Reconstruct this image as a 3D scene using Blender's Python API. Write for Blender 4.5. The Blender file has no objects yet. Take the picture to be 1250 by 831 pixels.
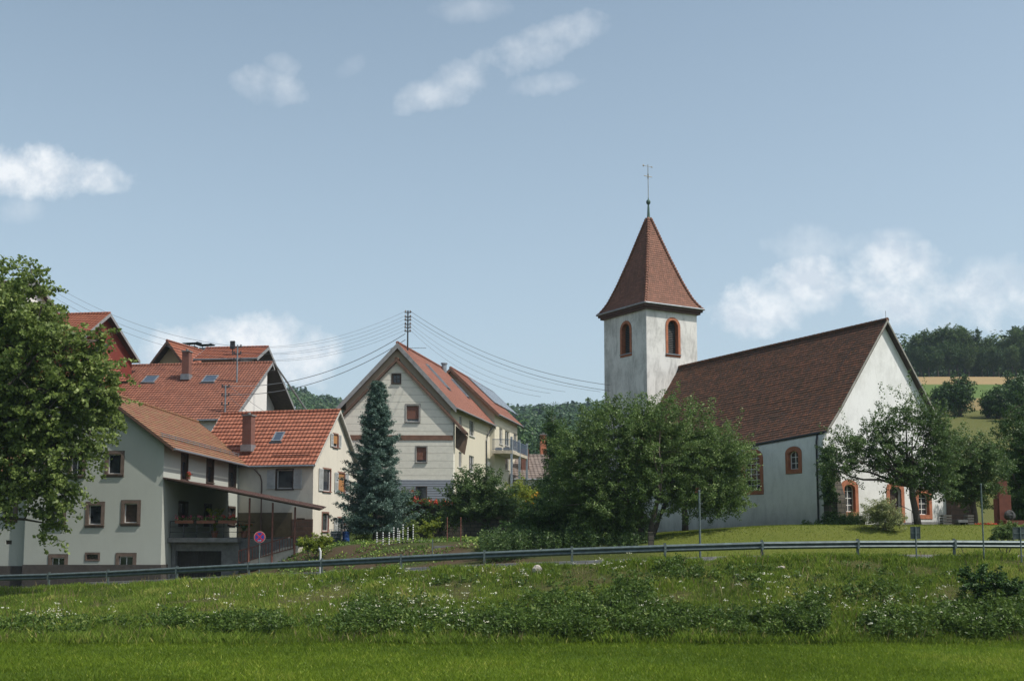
import bpy, math, random
import numpy as np
from mathutils import Vector, Matrix

SC = bpy.context.scene
COL = SC.collection
R = math.radians
# ------------------------------------------------------------------ camera
F = 1400.0                     # focal length in pixels of a 1250 px wide picture
PITCH = math.atan(0.1016)
SHIFT = 95.3
cam_d = bpy.data.cameras.new('camera')
cam = bpy.data.objects.new('camera', cam_d); COL.objects.link(cam)
cam.location = (0, 0, 0)
cam.rotation_euler = (math.pi/2 + PITCH, 0, 0)
cam_d.sensor_width = 36.0
cam_d.lens = F/1250.0*36.0
cam_d.shift_y = SHIFT/1250.0
cam_d.clip_start = 0.5; cam_d.clip_end = 9000
SC.camera = cam

def ray(u, v):
    """direction through a point of the photograph, scaled so that y = 1"""
    r = (u-625)/F; t = (415.5+SHIFT-v)/F
    d = np.array([r, math.cos(PITCH)-t*math.sin(PITCH), math.sin(PITCH)+t*math.cos(PITCH)])
    return d/d[1]
def W(u, v, Y):
    return ray(u, v)*Y

# ------------------------------------------------------------------ world
SUN_EL = 56.5
sx, sy = 0.935, -0.355
n_ = math.hypot(sx, sy); sx /= n_; sy /= n_
SUN = Vector((math.cos(R(SUN_EL))*sx, math.cos(R(SUN_EL))*sy, math.sin(R(SUN_EL))))
world = bpy.data.worlds.new("World"); SC.world = world; world.use_nodes = True
wn = world.node_tree; wn.nodes.clear()

class NT:
    """tiny wrapper for building node trees"""
    def __init__(s, tree): s.t = tree
    def n(s, typ, props=None, **inp):
        nd = s.t.nodes.new(typ)
        for k, v in (props or {}).items(): setattr(nd, k, v)
        for k, v in inp.items():
            key = k.replace('_', ' ')
            if k.startswith('i') and k[1:].isdigit(): sock = nd.inputs[int(k[1:])]
            else: sock = nd.inputs[key]
            if isinstance(v, bpy.types.NodeSocket): s.t.links.new(v, sock)
            else: sock.default_value = v
        return nd
    def math(s, op, a, b=0.0, c=None, clamp=False):
        nd = s.n('ShaderNodeMath', {'operation': op, 'use_clamp': clamp}, i0=a, i1=b)
        if c is not None:
            if isinstance(c, bpy.types.NodeSocket): s.t.links.new(c, nd.inputs[2])
            else: nd.inputs[2].default_value = c
        return nd.outputs[0]
    def mix(s, fac, a, b, blend='MIX'):
        nd = s.t.nodes.new('ShaderNodeMix'); nd.data_type = 'RGBA'; nd.blend_type = blend
        for sock, v in ((nd.inputs[0], fac), (nd.inputs[6], a), (nd.inputs[7], b)):
            if isinstance(v, bpy.types.NodeSocket): s.t.links.new(v, sock)
            else:
                if sock.type == 'RGBA' and len(v) == 3: v = (*v, 1)
                sock.default_value = v
        return nd.outputs[2]
    def ramp(s, fac, stops, interp='LINEAR'):
        nd = s.t.nodes.new('ShaderNodeValToRGB'); nd.color_ramp.interpolation = interp
        e = nd.color_ramp.elements
        while len(e) < len(stops): e.new(0.5)
        for i, (p, c) in enumerate(stops):
            e[i].position = p; e[i].color = (*c, 1) if len(c) == 3 else c
        s.t.links.new(fac, nd.inputs[0]); return nd.outputs[0]
    def link(s, a, b): s.t.links.new(a, b)

w = NT(wn)
sky = w.n('ShaderNodeTexSky', {'sky_type': 'NISHITA', 'sun_disc': False, 'sun_elevation': R(SUN_EL),
          'sun_rotation': math.atan2(sx, sy), 'altitude': 200, 'air_density': 1.0, 'dust_density': 2.2, 'ozone_density': 2.0})
hsv = w.n('ShaderNodeHueSaturation', Hue=0.482, Saturation=0.76, Value=1.2, Fac=1.0, Color=sky.outputs[0])
tc = w.n('ShaderNodeTexCoord')
sep = w.n('ShaderNodeSeparateXYZ', i0=tc.outputs['Generated'])
yy = w.math('MAXIMUM', sep.outputs[1], 0.02)
ca = w.math('DIVIDE', sep.outputs[0], yy); cb = w.math('DIVIDE', sep.outputs[2], yy)
cv = w.n('ShaderNodeCombineXYZ', i0=ca, i1=cb, i2=0.0)
nz1 = w.n('ShaderNodeTexNoise', Vector=cv.outputs[0], Scale=14.0, Detail=9.0, Roughness=0.60, Distortion=0.3)
nz2 = w.n('ShaderNodeTexNoise', Vector=cv.outputs[0], Scale=42.0, Detail=8.0, Roughness=0.62)
bump = w.math('ADD', w.math('MULTIPLY', w.math('SUBTRACT', nz1.outputs[0], 0.5), 3.6),
              w.math('MULTIPLY', w.math('SUBTRACT', nz2.outputs[0], 0.5), 1.9))
# clouds: centre, half sizes, tilt (degrees), density
CLOUDS = [(40, 208, 88, 34, -6, 1.0), (110, 214, 58, 26, -10, 0.85), (28, 258, 30, 18, 0, 0.35),
          (322, 104, 58, 26, -12, 0.62), (345, 80, 26, 16, -20, 0.4), (430, 82, 22, 12, 30, 0.2),
          (528, 116, 62, 22, 14, 0.72), (572, 96, 84, 30, 24, 0.70), (640, 66, 80, 30, 26, 0.66), (706, 36, 60, 24, 14, 0.62), (650, 106, 56, 18, 8, 0.5),
          (575, 12, 60, 20, 0, 0.3),
          (225, 428, 64, 34, 0, 0.95), (300, 416, 96, 42, 0, 1.15), (372, 436, 58, 36, 0, 0.95),
          (930, 372, 78, 40, 8, 1.0), (990, 350, 90, 44, 10, 0.9), (1000, 300, 80, 26, 0, 0.55), (1100, 325, 84, 38, 0, 0.85),
          (1150, 362, 130, 44, 0, 0.8), (1225, 345, 74, 44, 0, 0.7), (1095, 288, 34, 12, 0, 0.6)]
acc = None
for (u, v, ru, rv, ang, den) in CLOUDS:
    c = ray(u, v); ru /= F; rv /= F
    dx = w.math('SUBTRACT', ca, float(c[0])); dy = w.math('SUBTRACT', cb, float(c[2]))
    cs, sn = math.cos(R(ang)), math.sin(R(ang))
    px = w.math('MULTIPLY_ADD', dx, cs/ru, w.math('MULTIPLY', dy, sn/ru))
    py = w.math('MULTIPLY_ADD', dx, -sn/rv, w.math('MULTIPLY', dy, cs/rv))
    r2 = w.math('ADD', w.math('MULTIPLY', px, px), w.math('MULTIPLY', py, py))
    m = w.math('MULTIPLY', w.math('SUBTRACT', w.math('ADD', 1.0, bump), r2), 0.85 if den > 0.78 else 0.50, clamp=True)
    m = w.math('MULTIPLY', w.math('SMOOTH_MIN', m, 1.0, 0.2), den)
    acc = m if acc is None else w.math('MAXIMUM', acc, m)
acc = w.math('MULTIPLY', acc, 0.92, clamp=True)
cv2 = w.n('ShaderNodeVectorMath', {'operation': 'ADD'}, i0=cv.outputs[0], i1=(0.006, 0.011, 0.0))
nz3 = w.n('ShaderNodeTexNoise', Vector=cv.outputs[0], Scale=26.0, Detail=8.0, Roughness=0.58)
nz4 = w.n('ShaderNodeTexNoise', Vector=cv2.outputs[0], Scale=26.0, Detail=8.0, Roughness=0.58)
lit = w.math('MULTIPLY_ADD', w.math('SUBTRACT', nz3.outputs[0], nz4.outputs[0]), 3.2, 0.55)
cloud_col = w.ramp(lit, [(0.15, (5.9, 6.4, 7.0)), (0.75, (7.9, 8.1, 8.3))])
# thin veil of high haze near the horizon
veil = w.math('MULTIPLY', w.math('SUBTRACT', 0.50, sep.outputs[2], clamp=True), 0.8, clamp=True)
skyc = w.mix(veil, hsv.outputs[0], (5.0, 6.0, 6.8))
skyc = w.mix(acc, skyc, cloud_col)
bg = w.n('ShaderNodeBackground', Color=skyc, Strength=0.125)
wo = w.n('ShaderNodeOutputWorld'); w.link(bg.outputs[0], wo.inputs[0])

sun_d = bpy.data.lights.new('sun', 'SUN'); sun_d.energy = 5.0; sun_d.angle = R(0.53); sun_d.color = (1.0, 0.95, 0.87)
sun = bpy.data.objects.new('sun', sun_d); COL.objects.link(sun); sun.location = (60, -40, 90)
sun.rotation_euler = SUN.to_track_quat('Z', 'Y').to_euler()

SC.view_settings.view_transform = 'Standard'; SC.view_settings.look = 'None'
SC.view_settings.exposure = 0.0; SC.view_settings.gamma = 1.0
SC.view_settings.use_curve_mapping = False
SC.render.engine = 'CYCLES'
SC.cycles.max_bounces = 6; SC.cycles.diffuse_bounces = 3; SC.cycles.glossy_bounces = 2
SC.cycles.transmission_bounces = 3; SC.cycles.volume_bounces = 1; SC.cycles.transparent_max_bounces = 8
SC.cycles.use_denoising = True
SC.cycles.caustics_reflective = False; SC.cycles.caustics_refractive = False

# ------------------------------------------------------------------ materials
def newmat(name):
    m = bpy.data.materials.new(name); m.use_nodes = True
    t = NT(m.node_tree); t.t.nodes.clear()
    out = t.n('ShaderNodeOutputMaterial')
    bs = t.n('ShaderNodeBsdfPrincipled'); t.link(bs.outputs[0], out.inputs[0])
    t.bs = bs; t.out = out
    return m, t
def setc(t, col):
    if isinstance(col, bpy.types.NodeSocket): t.link(col, t.bs.inputs['Base Color'])
    else: t.bs.inputs['Base Color'].default_value = (*col, 1)
def addbump(t, h, strength=0.4, dist=0.02):
    b = t.n('ShaderNodeBump', Strength=strength, Distance=dist, Height=h); t.link(b.outputs[0], t.bs.inputs['Normal'])
def wpos(t): return t.n('ShaderNodeNewGeometry').outputs['Position']
_mats = {}
def plain(name, col, rough=0.6, metal=0.0, var=0.25, scale=3.0, bump=0.0, spec=0.5):
    if name in _mats: return _mats[name]
    m, t = newmat(name)
    n = t.n('ShaderNodeTexNoise', Vector=wpos(t), Scale=scale, Detail=6.0, Roughness=0.65)
    d = tuple(c*(1-var) for c in col); l = tuple(min(1, c*(1+var)) for c in col)
    setc(t, t.ramp(n.outputs[0], [(0.32, d), (0.68, l)]))
    t.bs.inputs['Roughness'].default_value = rough; t.bs.inputs['Metallic'].default_value = metal
    t.bs.inputs['Specular IOR Level'].default_value = spec
    if bump: addbump(t, t.n('ShaderNodeTexNoise', Vector=wpos(t), Scale=scale*6, Detail=4.0).outputs[0], bump, 0.02)
    _mats[name] = m; return m

def plaster(name, col, grime=(0.25, 0.24, 0.22), amt=0.4, stain=0.5, base_z=None):
    m, t = newmat(name)
    p = wpos(t)
    n1 = t.n('ShaderNodeTexNoise', Vector=p, Scale=0.55, Detail=8.0, Roughness=0.7)
    mp = t.n('ShaderNodeMapping', Vector=p, Scale=(1.5, 1.5, 0.42))
    n2 = t.n('ShaderNodeTexNoise', Vector=mp.outputs[0], Scale=1.0, Detail=9.0, Roughness=0.78, Distortion=0.6)
    n3 = t.n('ShaderNodeTexNoise', Vector=p, Scale=22.0, Detail=5.0, Roughness=0.7)
    c = t.mix(t.math('MULTIPLY', n3.outputs[0], 0.25), col, tuple(x*0.72 for x in col))
    f = t.ramp(n1.outputs[0], [(0.45, (0, 0, 0)), (0.72, (1, 1, 1))])
    c = t.mix(t.math('MULTIPLY', f, amt), c, tuple(a*0.45+b*0.55 for a, b in zip(col, grime)))
    g = t.ramp(n2.outputs[0], [(0.48, (0, 0, 0)), (0.74, (1, 1, 1))])
    c = t.mix(t.math('MULTIPLY', g, stain), c, tuple(a*0.3+b*0.6 for a, b in zip(col, grime)))
    if base_z is not None:     # damp, mossy foot of the wall
        z = t.n('ShaderNodeSeparateXYZ', i0=p).outputs[2]
        k = t.math('SUBTRACT', 1.0, t.math('DIVIDE', t.math('SUBTRACT', z, base_z), 1.3), clamp=True)
        k = t.math('MULTIPLY', t.math('MULTIPLY', k, n2.outputs[0]), 1.1, clamp=True)
        c = t.mix(k, c, grime)
    setc(t, c); t.bs.inputs['Roughness'].default_value = 0.92; t.bs.inputs['Specular IOR Level'].default_value = 0.2
    addbump(t, n3.outputs[0], 0.5, 0.015)
    return m

def tiles(name, c1, c2, c3, tw=0.25, th=0.34, offset=0.0, moss=None, moss_amt=0.5, moss_map=(1.3, 0.5), mortar=0.012, wave=True, rough=0.75, stain=0.6):
    m, t = newmat(name)
    uv = t.n('ShaderNodeUVMap').outputs[0]
    br = t.n('ShaderNodeTexBrick', {'offset': offset, 'squash': 1.0}, Vector=uv, Color1=(0, 0, 0, 1), Color2=(1, 1, 1, 1),
             Mortar=(0.5, 0.5, 0.5, 1), Scale=1.0, Mortar_Size=mortar, Mortar_Smooth=0.1, Bias=0.0, Brick_Width=tw, Row_Height=th)
    big = t.n('ShaderNodeTexNoise', Vector=uv, Scale=1.7, Detail=9.0, Roughness=0.8)
    mid = t.n('ShaderNodeTexNoise', Vector=uv, Scale=5.0, Detail=5.0, Roughness=0.7)
    c = t.mix(br.outputs[0], c1, c2)
    c = t.mix(t.math('MULTIPLY', t.ramp(big.outputs[0], [(0.42, (0, 0, 0)), (0.68, (1, 1, 1))]), stain), c, c3)
    c = t.mix(t.math('MULTIPLY', mid.outputs[0], 0.35), c, tuple(x*0.5 for x in c3))
    if moss:
        mp = t.n('ShaderNodeMapping', Vector=uv, Scale=(*moss_map, 1)); 
        mn = t.n('ShaderNodeTexNoise', Vector=mp.outputs[0], Scale=1.5, Detail=10.0, Roughness=0.82)
        c = t.mix(t.math('MULTIPLY', t.ramp(mn.outputs[0], [(0.44, (0, 0, 0)), (0.64, (1, 1, 1))]), moss_amt), c, moss)
    c = t.mix(t.math('MULTIPLY', br.outputs[1], 0.75), c, tuple(x*0.35 for x in c3))
    setc(t, c); t.bs.inputs['Roughness'].default_value = rough; t.bs.inputs['Specular IOR Level'].default_value = 0.3
    s = t.n('ShaderNodeSeparateXYZ', i0=uv)
    if wave:
        wv = t.math('SINE', t.math('MULTIPLY', s.outputs[0], 2*math.pi/tw))
        h = t.math('ADD', wv, t.math('MULTIPLY', mid.outputs[0], 1.0))
        addbump(t, h, 0.7, 0.03)
    else:
        addbump(t, t.math('ADD', t.math('MULTIPLY', br.outputs[0], 0.6), t.math('SUBTRACT', mid.outputs[0], br.outputs[1])), 0.8, 0.012)
    return m

def brick(name, c1, c2, mort, bw=0.25, bh=0.085, ms=0.012, rough=0.9):
    m, t = newmat(name)
    uv = t.n('ShaderNodeUVMap').outputs[0]
    br = t.n('ShaderNodeTexBrick', {'offset': 0.5}, Vector=uv, Color1=(*c1, 1), Color2=(*c2, 1), Mortar=(*mort, 1), Scale=1.0,
             Mortar_Size=ms, Mortar_Smooth=0.2, Bias=0.0, Brick_Width=bw, Row_Height=bh)
    mid = t.n('ShaderNodeTexNoise', Vector=uv, Scale=3.0, Detail=6.0, Roughness=0.7)
    c = t.mix(t.math('MULTIPLY', mid.outputs[0], 0.6), br.outputs[0], tuple(x*0.4 for x in c1))
    setc(t, c); t.bs.inputs['Roughness'].default_value = rough
    addbump(t, t.math('SUBTRACT', mid.outputs[0], br.outputs[1]), 0.7, 0.02)
    return m

def leafmat(name, dark, light, trans=0.35, rough=0.55, hi=None, gain=1.45):
    dark, light = tuple(c*gain for c in dark), tuple(c*gain for c in light)
    if hi: hi = tuple(min(0.8, c*gain) for c in hi)
    m, t = newmat(name)
    a = t.n('ShaderNodeAttribute', {'attribute_name': 'tint'})
    stops = [(0.0, dark), (0.75, light)]
    if hi: stops.append((1.0, hi))
    c = t.ramp(a.outputs['Fac'], stops)
    setc(t, c); t.bs.inputs['Roughness'].default_value = rough*0.85; t.bs.inputs['Specular IOR Level'].default_value = 0.22
    tr = t.n('ShaderNodeBsdfTranslucent', Color=t.mix(0.5, c, tuple(min(1, x*1.3) for x in light)))
    mx = t.n('ShaderNodeMixShader', Fac=trans, i1=t.bs.outputs[0], i2=tr.outputs[0])
    t.link(mx.outputs[0], t.out.inputs[0])
    return m

# ------------------------------------------------------------------ mesh helpers
def tag(o, label=None, cat=None, group=None, kind=None):
    if label: o['label'] = label
    if cat: o['category'] = cat
    if group: o['group'] = group
    if kind: o['kind'] = kind
    return o
def rootloc(o):
    while o.parent: o = o.parent
    return o['_o'] if '_o' in o else o.location
def empty(name, loc, label=None, cat=None, group=None):
    o = bpy.data.objects.new(name, None); COL.objects.link(o)
    o.location = [float(x) for x in loc]; o.empty_display_size = 0.4
    return tag(o, label, cat, group)
def root_vec(o):
    while o.parent: o = o.parent
    return np.array(o.location, dtype=float)

class Fr:
    """local frame of a building: ex along the front, ey into the depth"""
    def __init__(s, O, alpha=0.0, front=None):
        s.O = np.array(O, float); a = R(alpha)
        s.ex = np.array([math.cos(a), -math.sin(a), 0]); s.ey = np.array([math.sin(a), math.cos(a), 0]); s.ez = np.array([0, 0, 1.])
        if front is not None: f_ = R(front); s.ex = np.array([math.cos(f_), -math.sin(f_), 0])   # plot that is not quite square
        s.M = np.array([s.ex, s.ey, s.ez]); s.I = np.linalg.inv(s.M)
    def w(s, p): return s.O + np.asarray(p, float) @ s.M
    def loc(s, P): return (np.asarray(P, float)-s.O) @ s.I
    def px(s, u, v, axis, c):
        """where the line of sight through (u, v) meets the local plane axis = c"""
        d = ray(u, v) @ s.I; o = (-s.O) @ s.I
        t = (c-o[axis])/d[axis]; return o+d*t
ID = Fr((0, 0, 0), 0)

class MB:
    def __init__(s, fr=None): s.fr = fr or ID; s.V = []; s.Fc = []; s.UV = []
    def face(s, pts, uv=None):
        b = len(s.V); s.V += [tuple(map(float, p)) for p in pts]
        s.Fc.append(list(range(b, b+len(pts)))); s.UV.append(uv)
    def box(s, x0, x1, y0, y1, z0, z1):
        if x0 > x1: x0, x1 = x1, x0
        if y0 > y1: y0, y1 = y1, y0
        if z0 > z1: z0, z1 = z1, z0
        b = len(s.V)
        s.V += [(x0, y0, z0), (x1, y0, z0), (x1, y1, z0), (x0, y1, z0), (x0, y0, z1), (x1, y0, z1), (x1, y1, z1), (x0, y1, z1)]
        for f in ((0, 3, 2, 1), (4, 5, 6, 7), (0, 1, 5, 4), (1, 2, 6, 5), (2, 3, 7, 6), (3, 0, 4, 7)):
            s.Fc.append([b+i for i in f]); s.UV.append(None)
        return s
    def prism(s, outline, fn, d0, d1):
        """outline [(s,t)] extruded from depth d0 to d1 through fn(s,t,d)"""
        n = len(outline); b = len(s.V)
        for d in (d0, d1):
            for (a, t) in outline: s.V.append(tuple(map(float, fn(a, t, d))))
        s.Fc.append([b+i for i in range(n)]); s.Fc.append([b+n+i for i in reversed(range(n))]); s.UV += [None, None]
        for i in range(n):
            j = (i+1) % n
            s.Fc.append([b+i, b+n+i, b+n+j, b+j]); s.UV.append(None)
        return s
    def ring(s, outer, inner, fn, d0, d1):
        n = len(outer); b = len(s.V)
        for d in (d0, d1):
            for L in (outer, inner):
                for (a, t) in L: s.V.append(tuple(map(float, fn(a, t, d))))
        for i in range(n):
            j = (i+1) % n
            for q in ([i, j, n+j, n+i], [2*n+i, 3*n+i, 3*n+j, 2*n+j], [i, 2*n+i, 2*n+j, j], [n+i, n+j, 3*n+j, 3*n+i]):
                s.Fc.append([b+k for k in q]); s.UV.append(None)
        return s
    def tube(s, pts, r, n=6, r1=None, cap=True):
        pts = [np.array(p, float) for p in pts]; m = len(pts)
        rs = np.linspace(r, r if r1 is None else r1, m) if not isinstance(r, (list, tuple)) else r
        b = len(s.V); up = np.array([0, 0, 1.])
        for i, p in enumerate(pts):
            d = pts[min(i+1, m-1)]-pts[max(i-1, 0)]; d = d/(np.linalg.norm(d)+1e-9)
            a = np.cross(d, up if abs(d[2]) < 0.9 else np.array([1., 0, 0])); a /= np.linalg.norm(a)+1e-9; c = np.cross(d, a)
            for k in range(n):
                t = 2*math.pi*k/n; s.V.append(tuple(p+rs[i]*(math.cos(t)*a+math.sin(t)*c)))
        for i in range(m-1):
            for k in range(n):
                l = (k+1) % n
                s.Fc.append([b+i*n+k, b+i*n+l, b+(i+1)*n+l, b+(i+1)*n+k]); s.UV.append(None)
        if cap:
            s.Fc.append([b+k for k in reversed(range(n))]); s.Fc.append([b+(m-1)*n+k for k in range(n)]); s.UV += [None, None]
        return s
    def lathe(s, c, prof, n=16):
        b = len(s.V); m = len(prof)
        for (r, z) in prof:
            for k in range(n):
                t = 2*math.pi*k/n; s.V.append((c[0]+r*math.cos(t), c[1]+r*math.sin(t), c[2]+z))
        for i in range(m-1):
            for k in range(n):
                l = (k+1) % n; s.Fc.append([b+i*n+k, b+i*n+l, b+(i+1)*n+l, b+(i+1)*n+k]); s.UV.append(None)
        s.Fc.append([b+k for k in reversed(range(n))]); s.Fc.append([b+(m-1)*n+k for k in range(n)]); s.UV += [None, None]
        return s
    def blob(s, c, r, seed=0, n=10, amp=0.2):
        rnd = random.Random(seed); b = len(s.V); m = n//2+1
        ph = [rnd.uniform(0, 6) for _ in range(4)]
        for i in range(m+1):
            th = math.pi*i/m
            for k in range(n):
                f = 2*math.pi*k/n
                q = 1+amp*(math.sin(3*f+ph[0])*math.sin(2*th+ph[1])+0.5*math.sin(5*f+ph[2]))*math.sin(th)
                s.V.append((c[0]+r[0]*q*math.sin(th)*math.cos(f), c[1]+r[1]*q*math.sin(th)*math.sin(f), c[2]+r[2]*math.cos(th)))
        for i in range(m):
            for k in range(n):
                l = (k+1) % n; s.Fc.append([b+i*n+k, b+(i+1)*n+k, b+(i+1)*n+l, b+i*n+l]); s.UV.append(None)
        return s
    def data(s, name, mat, origin):
        V = np.array(s.V, float); Wd = s.fr.O+V @ s.fr.M-origin
        me = bpy.data.meshes.new(name); me.from_pydata(Wd.tolist(), [], s.Fc)
        uvl = me.uv_layers.new(name='UVMap'); uvs = np.zeros((sum(len(f) for f in s.Fc), 2)); k = 0
        for f, uv in zip(s.Fc, s.UV):
            n = len(f)
            if uv is not None: uvs[k:k+n] = uv
            else:
                P = V[f]; nr = np.cross(P[1]-P[0], P[2]-P[0]) if n > 2 else np.array([0, 0, 1.])
                if np.linalg.norm(nr) < 1e-9 and n > 3: nr = np.cross(P[2]-P[0], P[3]-P[0])
                nr = np.abs(nr)
                if nr[2] > 1.2*max(nr[0], nr[1]): uvs[k:k+n] = P[:, :2]
                elif nr[0] > nr[1]: uvs[k:k+n] = P[:, 1:3]
                else: uvs[k:k+n] = P[:, [0, 2]]
            k += n
        uvl.data.foreach_set('uv', uvs.ravel()); 
        if mat: me.materials.append(mat)
        return me
    def build(s, name, mat, parent=None, label=None, cat=None, group=None, kind=None, loc=None, cut=None, smooth=False):
        if parent is not None: org = root_vec(parent)
        else: org = np.array(loc if loc is not None else (0, 0, 0), float)
        me = s.data(name, mat, org)
        if cut is not None and cut.V: me = boolcut(me, cut.data('cut', mat, org))
        if smooth:
            me.polygons.foreach_set('use_smooth', [True]*len(me.polygons))
        me.name = name
        o = bpy.data.objects.new(name, me); COL.objects.link(o)
        if parent is not None: o.parent = parent
        else: o.location = org.tolist()
        return tag(o, label, cat, group, kind)

def boolcut(me, cut):
    a = bpy.data.objects.new('tmp_a', me); b = bpy.data.objects.new('tmp_b', cut)
    import bmesh
    for m in (me, cut):
        bm = bmesh.new(); bm.from_mesh(m); bmesh.ops.remove_doubles(bm, verts=bm.verts, dist=1e-5)
        bmesh.ops.recalc_face_normals(bm, faces=bm.faces); bm.to_mesh(m); bm.free()
    COL.objects.link(a); COL.objects.link(b)
    md = a.modifiers.new('b', 'BOOLEAN'); md.operation = 'DIFFERENCE'; md.object = b; md.solver = 'EXACT'; md.use_self = True
    dg = bpy.context.evaluated_depsgraph_get(); dg.update()
    res = bpy.data.meshes.new_from_object(a.evaluated_get(dg), depsgraph=dg)
    bpy.data.objects.remove(a); bpy.data.objects.remove(b)
    return res

def bigmesh(name, V, k, tint, mat, parent=None, loc=None, **kw):
    """many separate k-cornered faces from an (N,k,3) array, with one tint value per face"""
    N = V.shape[0]
    org = root_vec(parent) if parent is not None else np.array(loc if loc is not None else (0, 0, 0), float)
    me = bpy.data.meshes.new(name)
    me.vertices.add(N*k); me.loops.add(N*k); me.polygons.add(N)
    me.vertices.foreach_set('co', (V.reshape(-1, 3)-org).astype(np.float32).ravel())
    me.loops.foreach_set('vertex_index', np.arange(N*k, dtype=np.int32))
    me.polygons.foreach_set('loop_start', np.arange(0, N*k, k, dtype=np.int32))
    me.polygons.foreach_set('loop_total', np.full(N, k, dtype=np.int32))
    me.update(calc_edges=True)
    at = me.attributes.new('tint', 'FLOAT', 'FACE'); at.data.foreach_set('value', np.clip(tint, 0, 1).astype(np.float32))
    me.materials.append(mat)
    o = bpy.data.objects.new(name, me); COL.objects.link(o)
    if parent is not None: o.parent = parent
    else: o.location = org.tolist()
    return tag(o, **kw)

def copy_tree(o, parent=None):
    kids = [c for c in o.children]
    c = o.copy(); COL.objects.link(c)
    if parent: c.parent = parent
    for k in kids: copy_tree(k, c)
    return c

_lat = {}
def vnoise(x, y, scale, seed=0):
    if seed not in _lat: _lat[seed] = np.random.default_rng(seed+77).random((256, 256))
    L = _lat[seed]; x = np.asarray(x)/scale+1000.3; y = np.asarray(y)/scale+1000.7
    xi = np.floor(x).astype(int); yi = np.floor(y).astype(int); fx = x-xi; fy = y-yi
    fx = fx*fx*(3-2*fx); fy = fy*fy*(3-2*fy); a, b = xi % 256, (xi+1) % 256; c, d = yi % 256, (yi+1) % 256
    return (L[a, c]*(1-fx)+L[b, c]*fx)*(1-fy)+(L[a, d]*(1-fx)+L[b, d]*fx)*fy
def fnoise(x, y, scale, seed=0, o=3):
    s = 0; a = 1; t = 0
    for i in range(o): s = s+a*vnoise(x, y, scale/2**i, seed+i); t += a; a *= 0.5
    return s/t
def sstep(a, b, x):
    t = np.clip((x-a)/(b-a), 0, 1); return t*t*(3-2*t)
# ------------------------------------------------------------------ terrain
RAIL = [(-140, 63.5, 705), (-60, 61.8, 702), (-14, 61.2, 701.5), (60, 60, 699.5), (132, 58.8, 696.5), (216, 57.2, 692), (303.5, 55.5, 687.5), (393, 53.8, 683), (490, 52, 678), (591.5, 50.5, 673),
        (698, 49.2, 668.5), (811.6, 48.2, 664.5), (930, 47.6, 661), (1047, 47.4, 659.5), (1165, 47.4, 659.2), (1283, 47.5, 659.8), (1400, 47.8, 661)]
RP = np.array([W(u, v, Y) for (u, Y, v) in RAIL])
RAIL_H = 0.75
_rx = np.concatenate([[-300], RP[:, 0], [300]]); _ry = np.concatenate([[RP[0, 1]+40], RP[:, 1], [RP[-1, 1]+6]])
_rh = np.concatenate([[RP[0, 2]-RAIL_H-1], RP[:, 2]-RAIL_H, [RP[-1, 2]-RAIL_H]])
def railY(x): return np.interp(x, _rx, _ry)
def railH(x): return np.interp(x, _rx, _rh)
MEAD = -3.72
def terrain(x, y):
    x = np.asarray(x, float); y = np.asarray(y, float)
    zr = railY(x); hr = railH(x)
    front = np.interp(y, [-400, 8, 26], [-1.4, -1.6, MEAD])
    y0 = 39.6+1.5*(fnoise(x, x*0, 7, 5)-0.5)
    t = np.clip((y-y0)/(zr-0.9-y0), 0, 1)
    bank = MEAD+(hr-MEAD)*(1-(1-t)**1.25)*(0.35*t+0.65)+0.14*(fnoise(x, y, 2.2, 9)-0.5)*np.minimum(1, 6*t*(1-t)+0.05)*1.6
    near = np.where(y < y0, front, bank)
    T = np.interp(x, [-60, -20, -17, -14.5, -13, -11.8, -9, 0, 6, 10, 14, 45, 70], [-2.4, -2.5, -2.4, -1.95, -1.35, -0.8, -0.5, -0.3, -0.15, 0.25, 0.5, 0.5, 1.0])
    T = T+sstep(82, 90, y)*(2.2-T)*(1-sstep(8, 16, x))*0.95
    yy = np.maximum(y, 1.0); a = x/yy
    left = np.interp(y, [60, 96, 130, 200, 400, 560, 700, 1000, 1500, 4000], [0, 2.3, 3.5, 8, 30, 62, 84, 110, 118, 118])
    right = np.interp(y, [60, 75, 120, 165, 200, 240, 285, 330, 420, 900, 4000], [0.5, 0.8, 10.5, 18, 24.2, 31.5, 39.5, 44, 46, 60, 60])
    wr = sstep(0.24, 0.33, a)
    ridge = (1+0.10*(fnoise(x, y, 260, 3, 2)-0.5))*(1+sstep(210, 420, y)*(-1+np.interp(a, [-0.5, -0.35, -0.2, -0.14, 0, 0.1, 0.3], [1.1, 1.06, 0.97, 0.84, 0.80, 0.83, 0.85])))
    far = (left*ridge*(1-wr)+right*wr)
    far = far*(1+0.0*x)
    beyond = np.where(y < 75, T, T*(1-sstep(75, 110, y))+far*sstep(75, 110, y))
    k = sstep(0, 6, y-(zr+4.6))
    back = hr*(1-k)+beyond*k
    return np.where(y < zr-0.9, near, back)
def gz(x, y): return float(terrain(np.array([x]), np.array([y]))[0])
def ground_at(u, v, y0=20, y1=900):
    """first point of the ground under the line of sight through (u, v)"""
    ys = np.geomspace(y0, y1, 6000); d = ray(u, v)
    h = terrain(d[0]*ys, ys); k = np.argmax(h > d[2]*ys)
    y = ys[k]; return np.array([d[0]*y, y, float(h[k])])

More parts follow.
